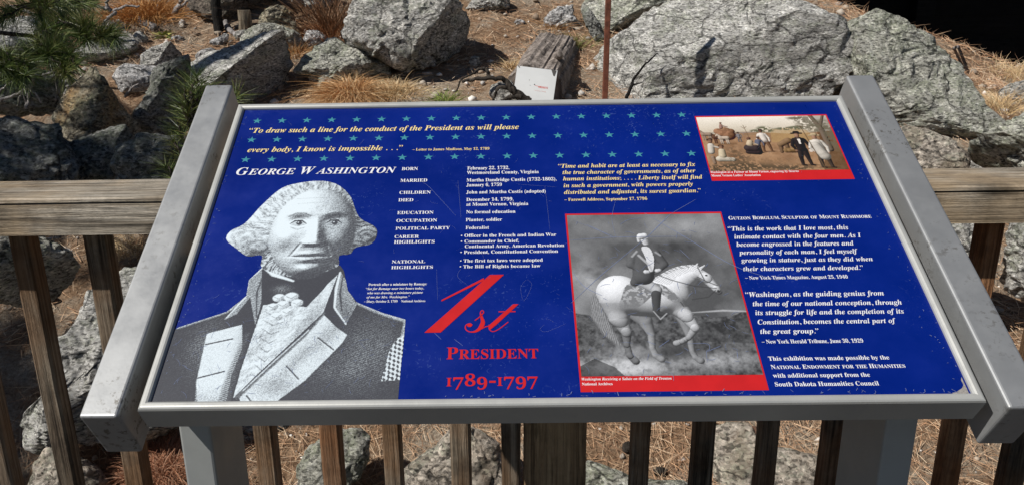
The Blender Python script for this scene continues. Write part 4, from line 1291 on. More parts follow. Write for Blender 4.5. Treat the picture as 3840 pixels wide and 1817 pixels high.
boulder('massive grey green boulder at the right with a dark hollow on its left side', 'V', [(1905, 330), (1960, 232), (2000, 170), (2060, 128), (2122, 68), (2190, 30), (2260, 52), (2310, 90), (2370, 150), (2410, 200), (2440, 255), (2500, 305), (2490, 330), (2420, 335), (2330, 345), (2200, 350)], 'granite_green', .75, cuts=[((.45, .50, .74), .56), ((-.80, -.15, .55), .50)], sub=7, p=.62, y=3.95, rough=.72)
boulder('grey green slab at the top edge behind the rusty post', 'V', [(1462, 20), (1480, -20), (1560, -50), (1680, -30), (1690, 5), (1620, 35), (1560, 75), (1510, 108), (1480, 70)], 'granite_green', .9, y=5.0, cuts=[((-.3, .6, .7), .55)])
boulder('flat topped grey rock half cut off at the right edge above the railing', 'V', [(2405, 450), (2425, 395), (2470, 360), (2520, 325), (2576, 280), (2680, 250), (2760, 330), (2740, 450), (2560, 480)], 'granite_green', .8, y=2.9, cuts=[((-.5, -.75, .55), .30), ((-.1, .8, .5), .62)])
boulder('brownish lichen stained rock tucked under the massive right boulder', 'C', [(1600, 960), (1640, 820), (1700, 795), (1800, 815), (1950, 880), (2050, 970), (2075, 1080), (1960, 1140), (1750, 1140)], 'granite_brown', .8, y=3.05, cuts=[((.2, .5, .8), .6)])
boulder('small pale rock at the far right on the open slope', 'C', [(2290, 640), (2300, 570), (2360, 530), (2440, 505), (2540, 520), (2560, 620), (2420, 660)], 'granite_grey', .8, name='rock')
boulder('small knobbly pale rock above the weathered log', 'B', [(1660, 200), (1672, 140), (1705, 95), (1780, 68), (1870, 48), (1890, 120), (1955, 190), (1880, 215), (1750, 215)], 'granite_white', .8, name='rock', rough=1.7)
boulder('grey rock on the top edge right of the large rounded boulder', 'B', [(1075, 70), (1100, 25), (1140, -30), (1300, -50), (1410, -10), (1405, 60), (1250, 82)], 'granite_grey', .9, name='rock', rough=1.3)
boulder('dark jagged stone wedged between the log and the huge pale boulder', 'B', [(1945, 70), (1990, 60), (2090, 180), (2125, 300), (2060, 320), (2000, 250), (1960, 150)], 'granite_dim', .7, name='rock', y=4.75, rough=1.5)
boulder('small striped stone beneath the twisted root, left of the white sheet', 'B', [(1255, 700), (1275, 640), (1330, 605), (1420, 600), (1470, 680), (1510, 780), (1300, 790)], 'granite_grey', .8, name='rock', y=3.62)
boulder('low greenish boulder between the dry grass clump and the slanted rock', 'A', [(1865, 455), (1945, 350), (2040, 285), (2110, 265), (2240, 290), (2330, 340), (2380, 400), (2300, 480), (2150, 520), (2010, 570), (1960, 490)], 'granite_green', .75, cuts=[((-.1, .7, .7), .5)], strat=.05)
boulder('greenish stone just behind the dry grass clump', 'B', [(20, 330), (60, 295), (130, 285), (210, 340), (340, 390), (500, 480), (540, 560), (330, 600), (150, 540)], 'granite_green', .7, name='rock')
# --- top left
boulder('big slanted rock with a bright top and a dark front, behind the panel corner', 'A', [(1130, 520), (1160, 440), (1215, 378), (1330, 300), (1500, 285), (1640, 212), (1770, 196), (1815, 215), (1832, 300), (1850, 450), (1870, 560), (1865, 690), (1600, 720), (1300, 720), (1180, 640)], 'granite_pale', .85, cuts=[((-.42, .78, .45), .30), ((.55, -.42, .72), .30), ((.1, -.8, .6), .55)], sub=6, p=.62)
boulder('rounded lichen speckled rock on top of the pile at the top left', 'A', [(1640, 152), (1655, 105), (1690, 60), (1772, 28), (1855, 78), (1872, 150), (1910, 205), (1850, 225), (1740, 200)], 'granite_ochre', .85, push=-.1, cuts=[((.3, .3, .9), .6)])
boulder('flat greenish slab lying under the rounded speckled rock', 'A', [(1535, 270), (1565, 215), (1610, 170), (1720, 150), (1830, 180), (1900, 220), (1940, 300), (1880, 350), (1700, 330)], 'granite_green', .9, strat=.06)
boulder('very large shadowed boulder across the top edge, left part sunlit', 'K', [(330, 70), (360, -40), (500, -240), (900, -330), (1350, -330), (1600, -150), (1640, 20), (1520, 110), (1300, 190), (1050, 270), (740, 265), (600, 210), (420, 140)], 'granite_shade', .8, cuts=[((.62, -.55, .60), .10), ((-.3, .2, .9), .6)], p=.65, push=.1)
boulder('grey overhanging rock at the top edge left of the large rounded boulder', 'K', [(1410, 0), (1440, -130), (1650, -220), (1870, -150), (1880, 20), (1830, 95), (1720, 100), (1590, 145), (1530, 90)], 'granite_grey', .8, rough=1.3)
boulder('bright white block of stone in front of the dark standing slab', 'A', [(730, 490), (760, 440), (805, 408), (900, 412), (1005, 425), (1040, 480), (1030, 560), (930, 585), (770, 585)], 'granite_white', .8, cuts=[((0, .8, .6), .55)], rough=.8)
boulder('pale angular rock behind the bright white block', 'A', [(898, 420), (903, 350), (955, 310), (1010, 285), (1085, 268), (1115, 300), (1145, 350), (1150, 420), (1020, 440)], 'granite_grey', .8, cuts=[((-.4, .5, .8), .5), ((.5, -.2, .8), .5)], name='rock')
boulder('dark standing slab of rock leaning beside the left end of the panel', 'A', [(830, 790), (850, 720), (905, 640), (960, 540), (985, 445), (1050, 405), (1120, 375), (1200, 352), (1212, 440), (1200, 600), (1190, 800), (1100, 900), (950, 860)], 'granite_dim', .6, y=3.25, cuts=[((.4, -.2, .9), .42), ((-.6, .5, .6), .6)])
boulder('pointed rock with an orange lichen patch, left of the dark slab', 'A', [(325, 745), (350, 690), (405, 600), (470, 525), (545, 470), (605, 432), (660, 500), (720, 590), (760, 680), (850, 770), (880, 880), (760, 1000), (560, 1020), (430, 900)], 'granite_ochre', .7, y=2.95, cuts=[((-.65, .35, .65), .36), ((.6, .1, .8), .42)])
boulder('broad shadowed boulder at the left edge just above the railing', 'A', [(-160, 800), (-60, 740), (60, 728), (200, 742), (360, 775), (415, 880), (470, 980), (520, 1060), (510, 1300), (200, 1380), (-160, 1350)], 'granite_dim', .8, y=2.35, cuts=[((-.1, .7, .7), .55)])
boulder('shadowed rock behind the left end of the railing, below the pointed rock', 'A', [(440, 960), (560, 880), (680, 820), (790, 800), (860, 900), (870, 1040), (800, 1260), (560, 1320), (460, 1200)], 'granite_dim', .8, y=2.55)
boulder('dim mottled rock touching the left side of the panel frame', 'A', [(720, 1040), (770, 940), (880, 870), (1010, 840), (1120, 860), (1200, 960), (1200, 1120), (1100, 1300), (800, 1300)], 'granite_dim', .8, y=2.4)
boulder('pale slab under the hanging pine needles at the upper left', 'A', [(-40, 330), (-20, 190), (60, 130), (170, 100), (300, 130), (390, 220), (420, 310), (300, 380), (100, 380)], 'granite_pale', .8, push=.1, cuts=[((-.2, .7, .7), .5)])
boulder('flat grey rock below the green pine tips at the upper left', 'A', [(495, 330), (560, 270), (660, 235), (790, 215), (860, 260), (872, 310), (800, 350), (700, 370), (620, 392), (545, 372)], 'granite_grey', .9, cuts=[((-.1, .7, .7), .45)])
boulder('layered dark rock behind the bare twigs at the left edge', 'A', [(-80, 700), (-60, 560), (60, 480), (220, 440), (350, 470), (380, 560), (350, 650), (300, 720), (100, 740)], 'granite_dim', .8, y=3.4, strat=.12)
boulder('small pale stone beside the charred trunk', 'K', [(530, 470), (560, 430), (640, 405), (700, 370), (750, 380), (740, 440), (690, 500), (620, 520), (570, 500)], 'granite_white', .8, name='rock', rough=1.8, sub=4)
boulder('small pale stone on the slope above the slanted rock', 'K', [(385, 640), (400, 585), (470, 535), (560, 515), (610, 545), (590, 590), (500, 620), (420, 650)], 'granite_white', .7, name='rock', rough=1.5, sub=4)
boulder('small flat stone by the yellow green rosette', 'K', [(110, 440), (140, 400), (200, 385), (260, 410), (265, 445), (190, 460)], 'granite_white', .7, name='rock', rough=1.5, sub=4)
boulder('little grey stone below the fallen grey branch', 'H', [(1530, 400), (1560, 360), (1620, 350), (1690, 430), (1680, 500), (1590, 530), (1540, 480)], 'granite_grey', .8, name='rock', sub=4)
boulder('tiny pointed stone in the dark grass by the large rounded boulder', 'K', [(1535, 395), (1560, 350), (1585, 315), (1615, 355), (1660, 375), (1660, 410), (1590, 415)], 'granite_white', .8, name='rock', sub=4)
for lab, z_, pts_, mt_ in (
    ('squat grey stone between the bright white block and the slanted rock', 'A', [(1090, 470), (1120, 420), (1190, 400), (1230, 440), (1210, 500), (1120, 510)], 'granite_grey'),
    ('round stone half buried left of the rounded speckled rock', 'A', [(1480, 230), (1500, 200), (1560, 190), (1590, 225), (1560, 255), (1500, 255)], 'granite_grey'),
    ('low pale stone on the bare slope left of the log stump', 'B', [(1440, 170), (1455, 150), (1500, 148), (1530, 165), (1510, 185), (1460, 185)], 'granite_white'),
    ('small rough stone at the right foot of the large rounded boulder', 'B', [(1100, 470), (1130, 420), (1185, 420), (1195, 480), (1150, 510)], 'granite_grey'),
    ('grey stone in the gap under the brownish lichen stained rock', 'C', [(2040, 1060), (2070, 985), (2150, 960), (2220, 1010), (2210, 1090), (2100, 1110)], 'granite_grey'),
    ('stone wedged behind the low greenish boulder', 'A', [(1920, 260), (1960, 190), (2030, 195), (2080, 245), (2050, 290), (1960, 300)], 'granite_white'),
    ('tilted grey stone under the long fallen grey branch', 'A', [(640, 190), (680, 130), (760, 120), (810, 160), (780, 210), (700, 225)], 'granite_pale'),
    ('mossy stone at the left edge under the pine branches', 'A', [(-40, 470), (0, 400), (90, 370), (190, 400), (230, 450), (120, 490)], 'granite_green'),
    ('grey stone between the pointed rock and the layered dark rock', 'A', [(360, 560), (390, 500), (450, 480), (500, 520), (470, 590), (400, 610)], 'granite_grey')):
    boulder(lab, z_, pts_, mt_, .85, name='rock', rough=1.4, sub=5)
# --- seen through the balusters
boulder('grey boulder under the left end of the railing', 'D', [(-220, 120), (-160, 0), (0, -60), (150, -30), (300, 75), (348, 150), (335, 220), (300, 270), (240, 335), (110, 350), (-80, 330)], 'granite_green', .8, y=2.15, cuts=[((.3, -.6, .7), .5)])
boulder('large pale green slab behind the balusters and under the left side of the panel', 'D', [(195, 960), (205, 830), (290, 760), (285, 520), (350, 485), (415, 290), (480, 200), (565, 140), (700, 130), (840, 250), (920, 500), (920, 900), (760, 990), (460, 1000), (380, 960), (290, 1040), (200, 1030)], 'granite_pale', .55, y=1.80, sub=6, p=.55, cuts=[((-.2, .4, .9), .42)])
boulder('low lichen covered rock at the bottom left behind the balusters', 'D', [(160, 1300), (165, 1120), (220, 1035), (300, 1050), (390, 1090), (450, 1120), (520, 1200), (520, 1330), (300, 1400)], 'granite_brown', .8, y=1.50)
boulder('grey rock with a black shadow beside it, right of the left metal post', 'E', [(400, 300), (430, 200), (560, 130), (760, 110), (900, 160), (880, 260), (820, 330), (700, 370), (560, 420), (440, 420)], 'granite_grey', .8, y=1.95, cuts=[((.5, -.5, .6), .5)])
boulder('lichen spotted rock with brown edge behind the second baluster from the left post', 'E', [(790, 560), (800, 390), (880, 300), (1000, 255), (1130, 250), (1190, 290), (1180, 420), (1100, 560), (1060, 680), (820, 680)], 'granite_green', .7, y=1.58)
boulder('flat pale rock under gravel left of the thick wooden post', 'E', [(1300, 700), (1330, 520), (1420, 420), (1560, 330), (1640, 250), (1780, 220), (1920, 320), (1960, 480), (1980, 700)], 'granite_brown', .45, y=1.58, rough=.8)
boulder('lichen patched rock at the bottom right of the thick wooden post', 'F', [(60, 660), (90, 480), (160, 405), (260, 440), (390, 488), (520, 515), (680, 515), (740, 580), (700, 700), (300, 720)], 'granite_green', .6, y=1.50)
boulder('flat weathered stone below the strip of bark', 'F', [(820, 700), (850, 420), (870, 230), (960, 190), (1080, 200), (1130, 330), (1300, 345), (1440, 385), (1500, 500), (1480, 700)], 'granite_brown', .4, y=1.60, rough=.7)
boulder('mottled rock right behind the right side rail below the railing', 'G', [(-60, 330), (0, 120), (120, 20), (300, -40), (470, 40), (498, 160), (480, 300), (430, 420), (300, 480), (100, 460)], 'granite_grey', .7, y=2.25, rough=1.4)
boulder('layered grey rock at the right edge below the railing', 'G', [(690, 330), (700, 120), (760, 20), (900, -20), (1080, 60), (1120, 350), (1000, 620), (800, 660), (700, 600), (670, 480)], 'granite_grey', .7, y=2.2, rough=1.4, strat=.1)

# ================================================================== wood lying on the slope, signs, post
# weathered log stump
base, top_ = on_y(*zp('Q', 545, 985), 4.07), on_y(*zp('Q', 800, 535), 4.70)
ax = Vector(top_ - base); L_ = ax.length; ax.normalize()
base_v = Vector(base) - ax * .12; L_ += .12
a1 = Vector(CR) - ax * Vector(CR).dot(ax); a1.normalize(); a2 = ax.cross(a1)
V, F, nu, nvv = [], [], 96, 44
for j in range(nvv + 1):
    t = j / nvv
    for i in range(nu):
        an = 2 * math.pi * i / nu
        r = .176 - .012 * t
        r += .030 * noise.noise(Vector((math.cos(an) * 1.6, math.sin(an) * 1.6, t * .6)))
        r += .014 * abs(noise.noise(Vector((math.cos(an) * 7, math.sin(an) * 7, t * 1.1 + 3)))) * 2
        r += .006 * noise.noise(Vector((math.cos(an) * 22, math.sin(an) * 22, t * 4)))
        h = t * L_ + (.03 * noise.noise(Vector((an * 1.4, 0, 2))) if j == nvv else 0)
        V.append(base_v + ax * h + a1 * math.cos(an) * r + a2 * math.sin(an) * r * .85)
for j in range(nvv):
    for i in range(nu):
        F.append((j * nu + i, j * nu + (i + 1) % nu, (j + 1) * nu + (i + 1) % nu, (j + 1) * nu + i))
V.append(base_v + ax * (L_ - .02)); k = len(V) - 1
for i in range(nu): F.append((nvv * nu + i, nvv * nu + (i + 1) % nu, k))
F.append(tuple(range(nu - 1, -1, -1)))
tag(mesh_obj('log_stump', V, F, M['log'], origin=tuple(base_v)), 'weathered grey log stump leaning on the slope above the white sheet', 'log')
sv = on_y(*zp('Q', 830, 545), 4.02)
kn, kf = tube([Vector(sv) - Vector(CF) * .0 + Vector((0, -.02, 0)), Vector(sv) + Vector((0, .10, -.02))], [.016, .03], 10, .2, 4)
knot = mesh_obj('knot', [Vector(v) - base_v for v in kn], kf, M['log'], C.objects['log_stump'])
knot.matrix_parent_inverse.identity()

# fallen white sheet with faded red words
ys = 3.78
qc = [on_y(*zp('Q', *q), y_) for q, y_ in (((228, 712), 3.90), ((803, 782), 3.90), ((740, 1230), 3.62), ((300, 1215), 3.62), ((186, 1010), 3.72))]
qx = Vector(qc[1] - qc[0]).normalized(); qn = qx.cross(Vector(qc[3] - qc[0])).normalized()
if qn.y > 0: qn = -qn
qy = qn.cross(qx)
if qy.z < 0: qy = -qy
sheet = thing('white_sheet', 'fallen white metal sheet with faded red letters leaning against the log stump', 'sign', tuple(qc[3]))
front = []
for q in qc:
    d = Vector(q) - Vector(qc[0]); d -= qn * d.dot(qn); front.append(Vector(qc[0]) + d)
n5 = len(front)
part('plate', front + [v - qn * .004 for v in front], [tuple(range(n5)), tuple(range(2 * n5 - 1, n5 - 1, -1))] + [(i, i + n5, (i + 1) % n5 + n5, (i + 1) % n5) for i in range(n5)], M['sign_white'], sheet)
O_ = front[0]
wid = (front[1] - front[0]).length; sc_ = wid / 575.0           # metres per zoom pixel
EVV = (front[3] - front[0] - qx * (72 * sc_)) / 503.0
def SH(u, v, lift=.0008):
    """a place on the sheet, in zoomed photo pixels from its top left corner, along and down"""
    return O_ + qx * (u * sc_) + EVV * v + qn * lift
v, f = glyphs('OHIBITE', False)
s_ = 135 / (v[:, 0].max() - v[:, 0].min()); s2 = 26 / CAPH
part('lettering', [SH(293 + (q[0] - v[:, 0].min()) * s_, 292 - q[1] * s2) for q in v], f, M['sign_red'], sheet)
part('underline', [SH(246, 262), SH(330, 270), SH(330, 275), SH(246, 266)], [(0, 1, 2, 3)], M['sign_red'], sheet)
for i, (u, w_) in enumerate(((240, 22), (268, 16), (290, 20), (322, 12), (340, 26), (372, 24))):
    part('worn_letters', [SH(u, 330 + i % 2 * 6), SH(u + w_, 334), SH(u + w_, 338 + i % 3 * 3), SH(u, 336 + i % 2 * 6)], [(0, 1, 2, 3)], M['pink_ink'], sheet)
for (u, v_, r_) in ((170, 195, 5), (242, 252, 8), (180, 272, 4), (545, 30, 10)):
    part('nail_hole', [SH(u + r_ * math.cos(a), v_ + r_ * math.sin(a), .001) for a in np.linspace(0, 2 * math.pi, 11)[:-1]], [tuple(range(10))], M['black'], sheet)
part('tape', [SH(484, -6, .0014), SH(560, 8, .0014), SH(528, 95, .0014), SH(510, 90, .0014)], [(0, 1, 2, 3)], M['tape'], sheet)
part('tape', [SH(0, -2, .0014), SH(28, 2, .0014), SH(40, 32, .0014), SH(28, 30, .0014)], [(0, 1, 2, 3)], M['tape'], sheet)

# rusty steel post
pb, pt = on_y(*zp('V', 1520, 300), 3.55), on_y(*zp('V', 1531.5, -40), 3.55)
zb = gz(pb[0], 3.55) - .15
dirp = Vector((pt[0] - pb[0], 0, pt[2] - pb[2])).normalized()
h_ = (pt[2] + .5 - zb) / dirp.z
bm = bmesh.new()
w_, d_, th_ = .0145, .0145, .004
prof_ = [(-w_, -d_), (w_, -d_), (w_, d_), (-w_, d_)]
b0 = Vector(pb) - dirp * ((pb[2] - zb) / dirp.z)
Vp = [Vector((x, y, 0)) for x, y in prof_] + [Vector((x, y, 0)) + dirp * h_ for x, y in prof_]
vs = [bm.verts.new(v) for v in Vp]
for f in ((3, 2, 1, 0), (4, 5, 6, 7), (0, 1, 5, 4), (1, 2, 6, 5), (2, 3, 7, 6), (3, 0, 4, 7)): bm.faces.new([vs[i] for i in f])
bmesh.ops.bevel(bm, geom=bm.edges[:], offset=.0025, segments=2, profile=.5, affect='EDGES')
o = bm_obj('steel_post', bm, M['rust'])
o.location = b0
tag(o, 'thin rusty square steel post standing in front of the huge pale boulder', 'post')

# branches: name, label, pixel path (with frame), distance y, radii, material
def branch(label, specs, mat, name='dead_branch', cat='branch', seed=1, group=None):
    V, F = [], []
    for si, (z, pts, yy, r0, r1, amp) in enumerate(specs):
        P = []
        for k, q in enumerate(pts):
            px, py = zp(z, *q[:2])
            if yy is None: P.append(Vector(at(px, py)) + Vector((0, 0, max(r0, r1))))
            else: P.append(Vector(on_y(px, py, yy[k] if isinstance(yy, (list, tuple)) else yy)))
        n_ = max(10, 5 * len(pts)); W_ = wobble(P, n_, amp, seed + si)
        R_ = [r0 + (r1 - r0) * i / n_ for i in range(n_ + 1)]
        v, f = tube(W_, R_, 8, .25, seed + si)
        n0 = len(V); V += v; F += [tuple(i + n0 for i in t) for t in f]
    lo = min(V, key=lambda q: q.z)
    o = mesh_obj(name, V, F, M[mat], smooth=True, origin=tuple(lo))
    return tag(o, label, cat, group)
branch('twisted dark root arching over the striped stone beside the white sheet', [
    ('B', [(1560, 760), (1480, 700), (1420, 660), (1380, 600), (1300, 580), (1150, 590), (1060, 605)], 3.55, .022, .008, .008),
    ('B', [(1255, 570), (1245, 530), (1200, 510), (1130, 550), (1050, 600), (1015, 670)], 3.6, .011, .004, .008),
    ('B', [(1430, 680), (1380, 650), (1320, 660), (1290, 740)], 3.5, .012, .008, .006),
    ('B', [(1500, 720), (1430, 720), (1370, 740)], 3.5, .014, .009, .006)], 'dark_branch', 'twisted_root', 'root')
branch('dark stick in place of a twig shadow up the face of the huge pale boulder', [  # stick added to draw the cast shadow of a twig
    ('B', [(2275, 730), (2320, 630), (2330, 590), (2400, 500), (2450, 450), (2510, 395)], [3.72, 3.76, 3.78, 3.80, 3.84, 3.88], .011, .003, .004),
    ('B', [(2330, 630), (2390, 615)], 3.76, .006, .003, .002)], 'charred')
branch('long fallen grey branch with bare forks at the upper left', [
    ('H', [(1790, 370), (1640, 300), (1480, 220), (1330, 150), (1240, 110)], None, .026, .018, .008),
    ('H', [(1260, 120), (1220, 60), (1240, -40)], 4.6, .015, .008, .01),
    ('H', [(1240, 110), (1120, 70), (1080, 75)], 4.5, .012, .006, .01),
    ('H', [(1330, 150), (1240, 210), (1180, 270)], 4.4, .012, .006, .01),
    ('H', [(1330, 150), (1380, 270), (1420, 380), (1530, 470), (1550, 570)], None, .018, .012, .006),
    ('H', [(1290, 130), (1420, 80), (1600, 75)], 4.7, .011, .006, .01)], 'grey_branch', seed=4)
branch('grey forked snag standing up at the top left beside the orange grass', [
    ('H', [(1970, 360), (1990, 250), (2000, 140), (2060, 40), (2080, -60)], 5.0, .026, .014, .008),
    ('H', [(2010, 130), (2100, 50), (2180, -20)], 5.0, .012, .006, .008),
    ('H', [(1960, 250), (1880, 260), (1820, 190), (1800, 60)], 5.0, .010, .006, .008)], 'grey_branch', seed=9)
branch('pale curved branch along the left edge above the pale slab', [
    ('H', [(60, 80), (180, 95), (300, 130), (400, 180), (450, 240), (490, 310)], 3.9, .012, .010, .006)], 'grey_branch', seed=12)
branch('tangle of thin bare twigs in front of the layered dark rock', [
    ('H', [(0, 1140), (160, 1090), (280, 1030), (360, 960), (400, 880)], 3.0, .008, .006, .006),
    ('H', [(310, 1240), (330, 1120), (350, 1020), (390, 900)], 2.95, .010, .006, .006),
    ('H', [(350, 1030), (410, 1080), (470, 1180)], 2.95, .006, .003, .006),
    ('H', [(640, 1150), (650, 1050), (640, 900), (660, 840)], 3.1, .005, .003, .006),
    ('H', [(200, 1220), (230, 1110), (250, 1050), (300, 1180)], 2.95, .006, .003, .006),
    ('H', [(0, 1040), (60, 1000), (140, 930)], 3.0, .007, .003, .006),
    ('H', [(400, 880), (520, 850), (620, 830)], 3.05, .008, .004, .006)], 'grey_branch', seed=15)
branch('little forked grey twig in front of the bright white block', [
    ('H', [(1430, 1110), (1480, 1040), (1510, 1000), (1580, 960)], 3.35, .008, .004, .004),
    ('H', [(1500, 1010), (1470, 950), (1440, 920)], 3.35, .005, .003, .004),
    ('H', [(1500, 1010), (1510, 950)], 3.35, .004, .002, .004)], 'grey_branch', seed=18)
branch('short dark curved branch on the needles above the white block', [
    ('H', [(1080, 720), (1130, 670), (1220, 640), (1320, 635), (1400, 650)], None, .026, .020, .006)], 'dark_branch', seed=19)
branch('bleached broken branch at the foot of the charred trunk', [
    ('K', [(715, 275), (740, 340), (790, 385), (850, 420), (900, 450)], None, .020, .014, .006)], 'grey_branch', seed=21)
branch('thin grey stick on the open slope at the far right', [
    ('C', [(1990, 318), (2020, 305), (2050, 292)], None, .010, .008, .003)], 'grey_branch', seed=22)
branch('thin stick lying in the shade under the left railing', [
    ('D', [(180, 30), (260, 25), (370, 12)], None, .008, .005, .004),
    ('D', [(240, 45), (300, 60), (360, 85)], None, .006, .004, .004)], 'grey_branch', seed=24)
# charred trunk
trb = at(*zp('K', 640, 370))
ct = tube(wobble([Vector(trb) - Vector((0, 0, .1)), Vector(on_y(*zp('K', 628, 200), trb[1])), Vector(on_y(*zp('K', 600, -20), trb[1])), Vector(on_y(*zp('K', 590, -300), trb[1])), Vector(on_y(*zp('K', 600, -900), trb[1]))], 28, .012, 3), [.036 - .0004 * i for i in range(29)], 14, .22, 5)
tag(mesh_obj('charred_tree', ct[0], ct[1], M['charred'], smooth=True, origin=tuple(trb)), 'slim charred black dead tree rising out of the top edge', 'tree')
trb = on_y(*zp('K', 790, 180), 6.0)
# small sawn stump
sb = Vector(at(*zp('K', 930, 330)))
o = mesh_obj('tree_stump', *tube([sb - Vector((0, 0, .05)), sb + Vector((.002, 0, .05)), sb + Vector((.004, 0, .135))], [.05, .046, .044], 14, .25, 8), M['stump'], origin=tuple(sb))
tag(o, 'small broken stump standing on the needles right of the charred trunk', 'stump')
# strip of bark and cones under the railing
bc = at(*zp('F', 1030, 285))
V, F = [], []
bl, bw = Vector((CR[0], CR[1], -.05)).normalized(), Vector((.1, .9, .38)).normalized()
for j in range(13):
    for i in range(9):
        u, v_ = (j / 12 - .5) * .155, (i / 8 - .5) * .075
        e = 1 + .22 * noise.noise(Vector((j * .5, i * .6, 2)))
        V.append(Vector(bc) + bl * u * e + bw * v_ * e + Vector((0, 0, .035 - 6 * v_ * v_ + .008 * noise.noise(Vector((u * 60, v_ * 60, 1))))) + Vector((0, 0, -.18 * u)))
top_n = len(V)
V += [v - Vector((0, 0, .012)) for v in V]
for j in range(12):
    for i in range(8):
        a = j * 9 + i
        F.append((a, a + 1, a + 10, a + 9)); F.append((a + top_n, a + 9 + top_n, a + 10 + top_n, a + 1 + top_n))
for i in range(8): F.append((i, i + top_n, i + 1 + top_n, i + 1)); b = 12 * 9 + i; F.append((b, b + 1, b + 1 + top_n, b + top_n))
for j in range(12): a = j * 9; F.append((a, a + 9, a + 9 + top_n, a + top_n)); b = j * 9 + 8; F.append((b, b + top_n, b + 9 + top_n, b + 9))
tag(mesh_obj('bark_strip', V, F, M['bark_red'], origin=tuple(bc)), 'reddish strip of pine bark on the flat stone behind the balusters', 'bark')
def cone(label, px, py, ang, mat='dark_branch', L=.055):
    c = Vector(at(px, py, .018)) ; d = Vector((math.cos(ang), math.sin(ang) * .8, math.sin(ang) * .35)).normalized()
    pts = [c + d * (t - .5) * L for t in np.linspace(0, 1, 13)]
    rad = [.017 * math.sin(math.pi * min(1, .12 + .86 * i / 12)) * (1.12 if i % 2 else .8) for i in range(13)]
    o = mesh_obj('pine_cone', *tube(pts, rad, 10, .35, int(px)), M[mat], origin=tuple(c))
    return tag(o, label, 'pine cone', 'pine cones under the railing')
cone('closed brown pine cone right of the third baluster past the thick post', *zp('F', 560, 465), .1)
cone('dark pine cone left of the flat weathered stone', *zp('F', 372, 330), 1.2)

# ================================================================== made-up walkway, coloured near black for the deep shade at the top right
wk = thing('shade_walkway', 'made-up timber walkway coloured near black for the deep shade at the top right corner', 'walkway', (4.6, 9.2, gz(4.6, 9.0) - .3))
def wbox(name, x0, x1, y0, y1, z0, z1, mat='shade_wood'):
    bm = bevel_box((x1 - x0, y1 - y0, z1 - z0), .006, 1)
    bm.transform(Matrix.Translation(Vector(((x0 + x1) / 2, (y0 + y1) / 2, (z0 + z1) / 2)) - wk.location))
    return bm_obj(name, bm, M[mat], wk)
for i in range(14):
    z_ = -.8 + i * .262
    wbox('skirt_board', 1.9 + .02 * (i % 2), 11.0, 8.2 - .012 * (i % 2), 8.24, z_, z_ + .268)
wbox('walkway_floor', 1.5, 11.0, 6.4, 10.4, 2.80, 2.90)  # overhanging floor added to throw shade on the boards
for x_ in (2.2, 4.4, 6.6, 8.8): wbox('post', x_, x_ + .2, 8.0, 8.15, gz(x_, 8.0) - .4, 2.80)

# ================================================================== plants and litter
def blades(roots, dirs, lengths, widths, cols, bend, face_cam=True, segs=3):
    """many thin curved blades as one array mesh"""
    roots = np.asarray(roots); n = len(roots)
    dirs = dirs / np.linalg.norm(dirs, axis=1)[:, None]
    view = roots - CAM; view /= np.linalg.norm(view, axis=1)[:, None]
    rnd = rng.normal(size=(n, 3))
    side = np.cross(dirs, view if face_cam is True else rnd); side += .35 * np.cross(dirs, rnd)
    side /= np.linalg.norm(side, axis=1)[:, None] + 1e-9
    Vs = []
    for k in range(segs + 1):
        t = k / segs
        c = roots + dirs * (lengths * t)[:, None] + bend * (lengths * t * t)[:, None]
        w = (widths * (1 - .85 * t))[:, None] * .5
        Vs += [c - side * w, c + side * w]
    V = np.stack(Vs, 1).reshape(-1, 3)
    m = 2 * (segs + 1)
    base = (np.arange(n) * m)[:, None]
    F = np.concatenate([np.stack([base[:, 0] + 2 * k, base[:, 0] + 2 * k + 1, base[:, 0] + 2 * k + 3, base[:, 0] + 2 * k + 2], 1) for k in range(segs)])
    return V, F, np.repeat(cols, m, 0)
def tint(n, cols, jit=.25):
    cols = np.array(cols); c = cols[rng.integers(0, len(cols), n)]
    return np.clip(c * (1 + jit * rng.normal(size=(n, 1)) * .6), .004, 1)

# fallen pine needles
def litter(n, x0, x1, y0, y1, L0, L1, w):
    x = rng.uniform(x0, x1, n); y = rng.uniform(y0, y1, n)
    keep = np.array([noise.noise(Vector((a * 1.1, b * 1.1, 4.4))) + .35 * noise.noise(Vector((a * 4, b * 4, 2))) > rng.uniform(-.75, .35) for a, b in zip(x, y)])
    x, y = x[keep], y[keep]; n = len(x)
    z = np.array([gz(a, b) for a, b in zip(x, y)]) + rng.uniform(.002, .03, n)
    an = rng.uniform(0, 2 * math.pi, n); slope = .42
    d = np.stack([np.cos(an), np.sin(an), np.sin(an) * slope + rng.normal(0, .16, n)], 1)
    L = rng.uniform(L0, L1, n)
    col = tint(n, [(.45, .275, .16), (.37, .21, .12), (.55, .37, .235), (.27, .16, .098), (.60, .46, .32)], .3)
    return blades(np.stack([x, y, z], 1), d, L, np.full(n, w) * rng.uniform(.7, 1.3, n), col, rng.normal(0, .10, (n, 3)) * np.array([1, 1, .3]), segs=2)
A = litter(24000, -2.0, 2.6, 1.15, 2.4, .06, .13, .0022)
B_ = litter(34000, -3.6, 4.6, 2.2, 4.6, .06, .13, .0028)
C_ = litter(46000, -4.2, 6.0, 4.4, 7.2, .07, .15, .0036)
def join(parts):
    Vs, Fs, Cs, n = [], [], [], 0
    for v, f, c in parts: Vs.append(v); Fs.append(f + n); Cs.append(c); n += len(v)
    return np.vstack(Vs), np.vstack(Fs), np.vstack(Cs)
v, f, c = join([A, B_, C_])
tag(fast_mesh('pine_litter', v, f, M['litter'], cols=c), 'brown fallen pine needles scattered over the slope', 'pine needles', kind='stuff')
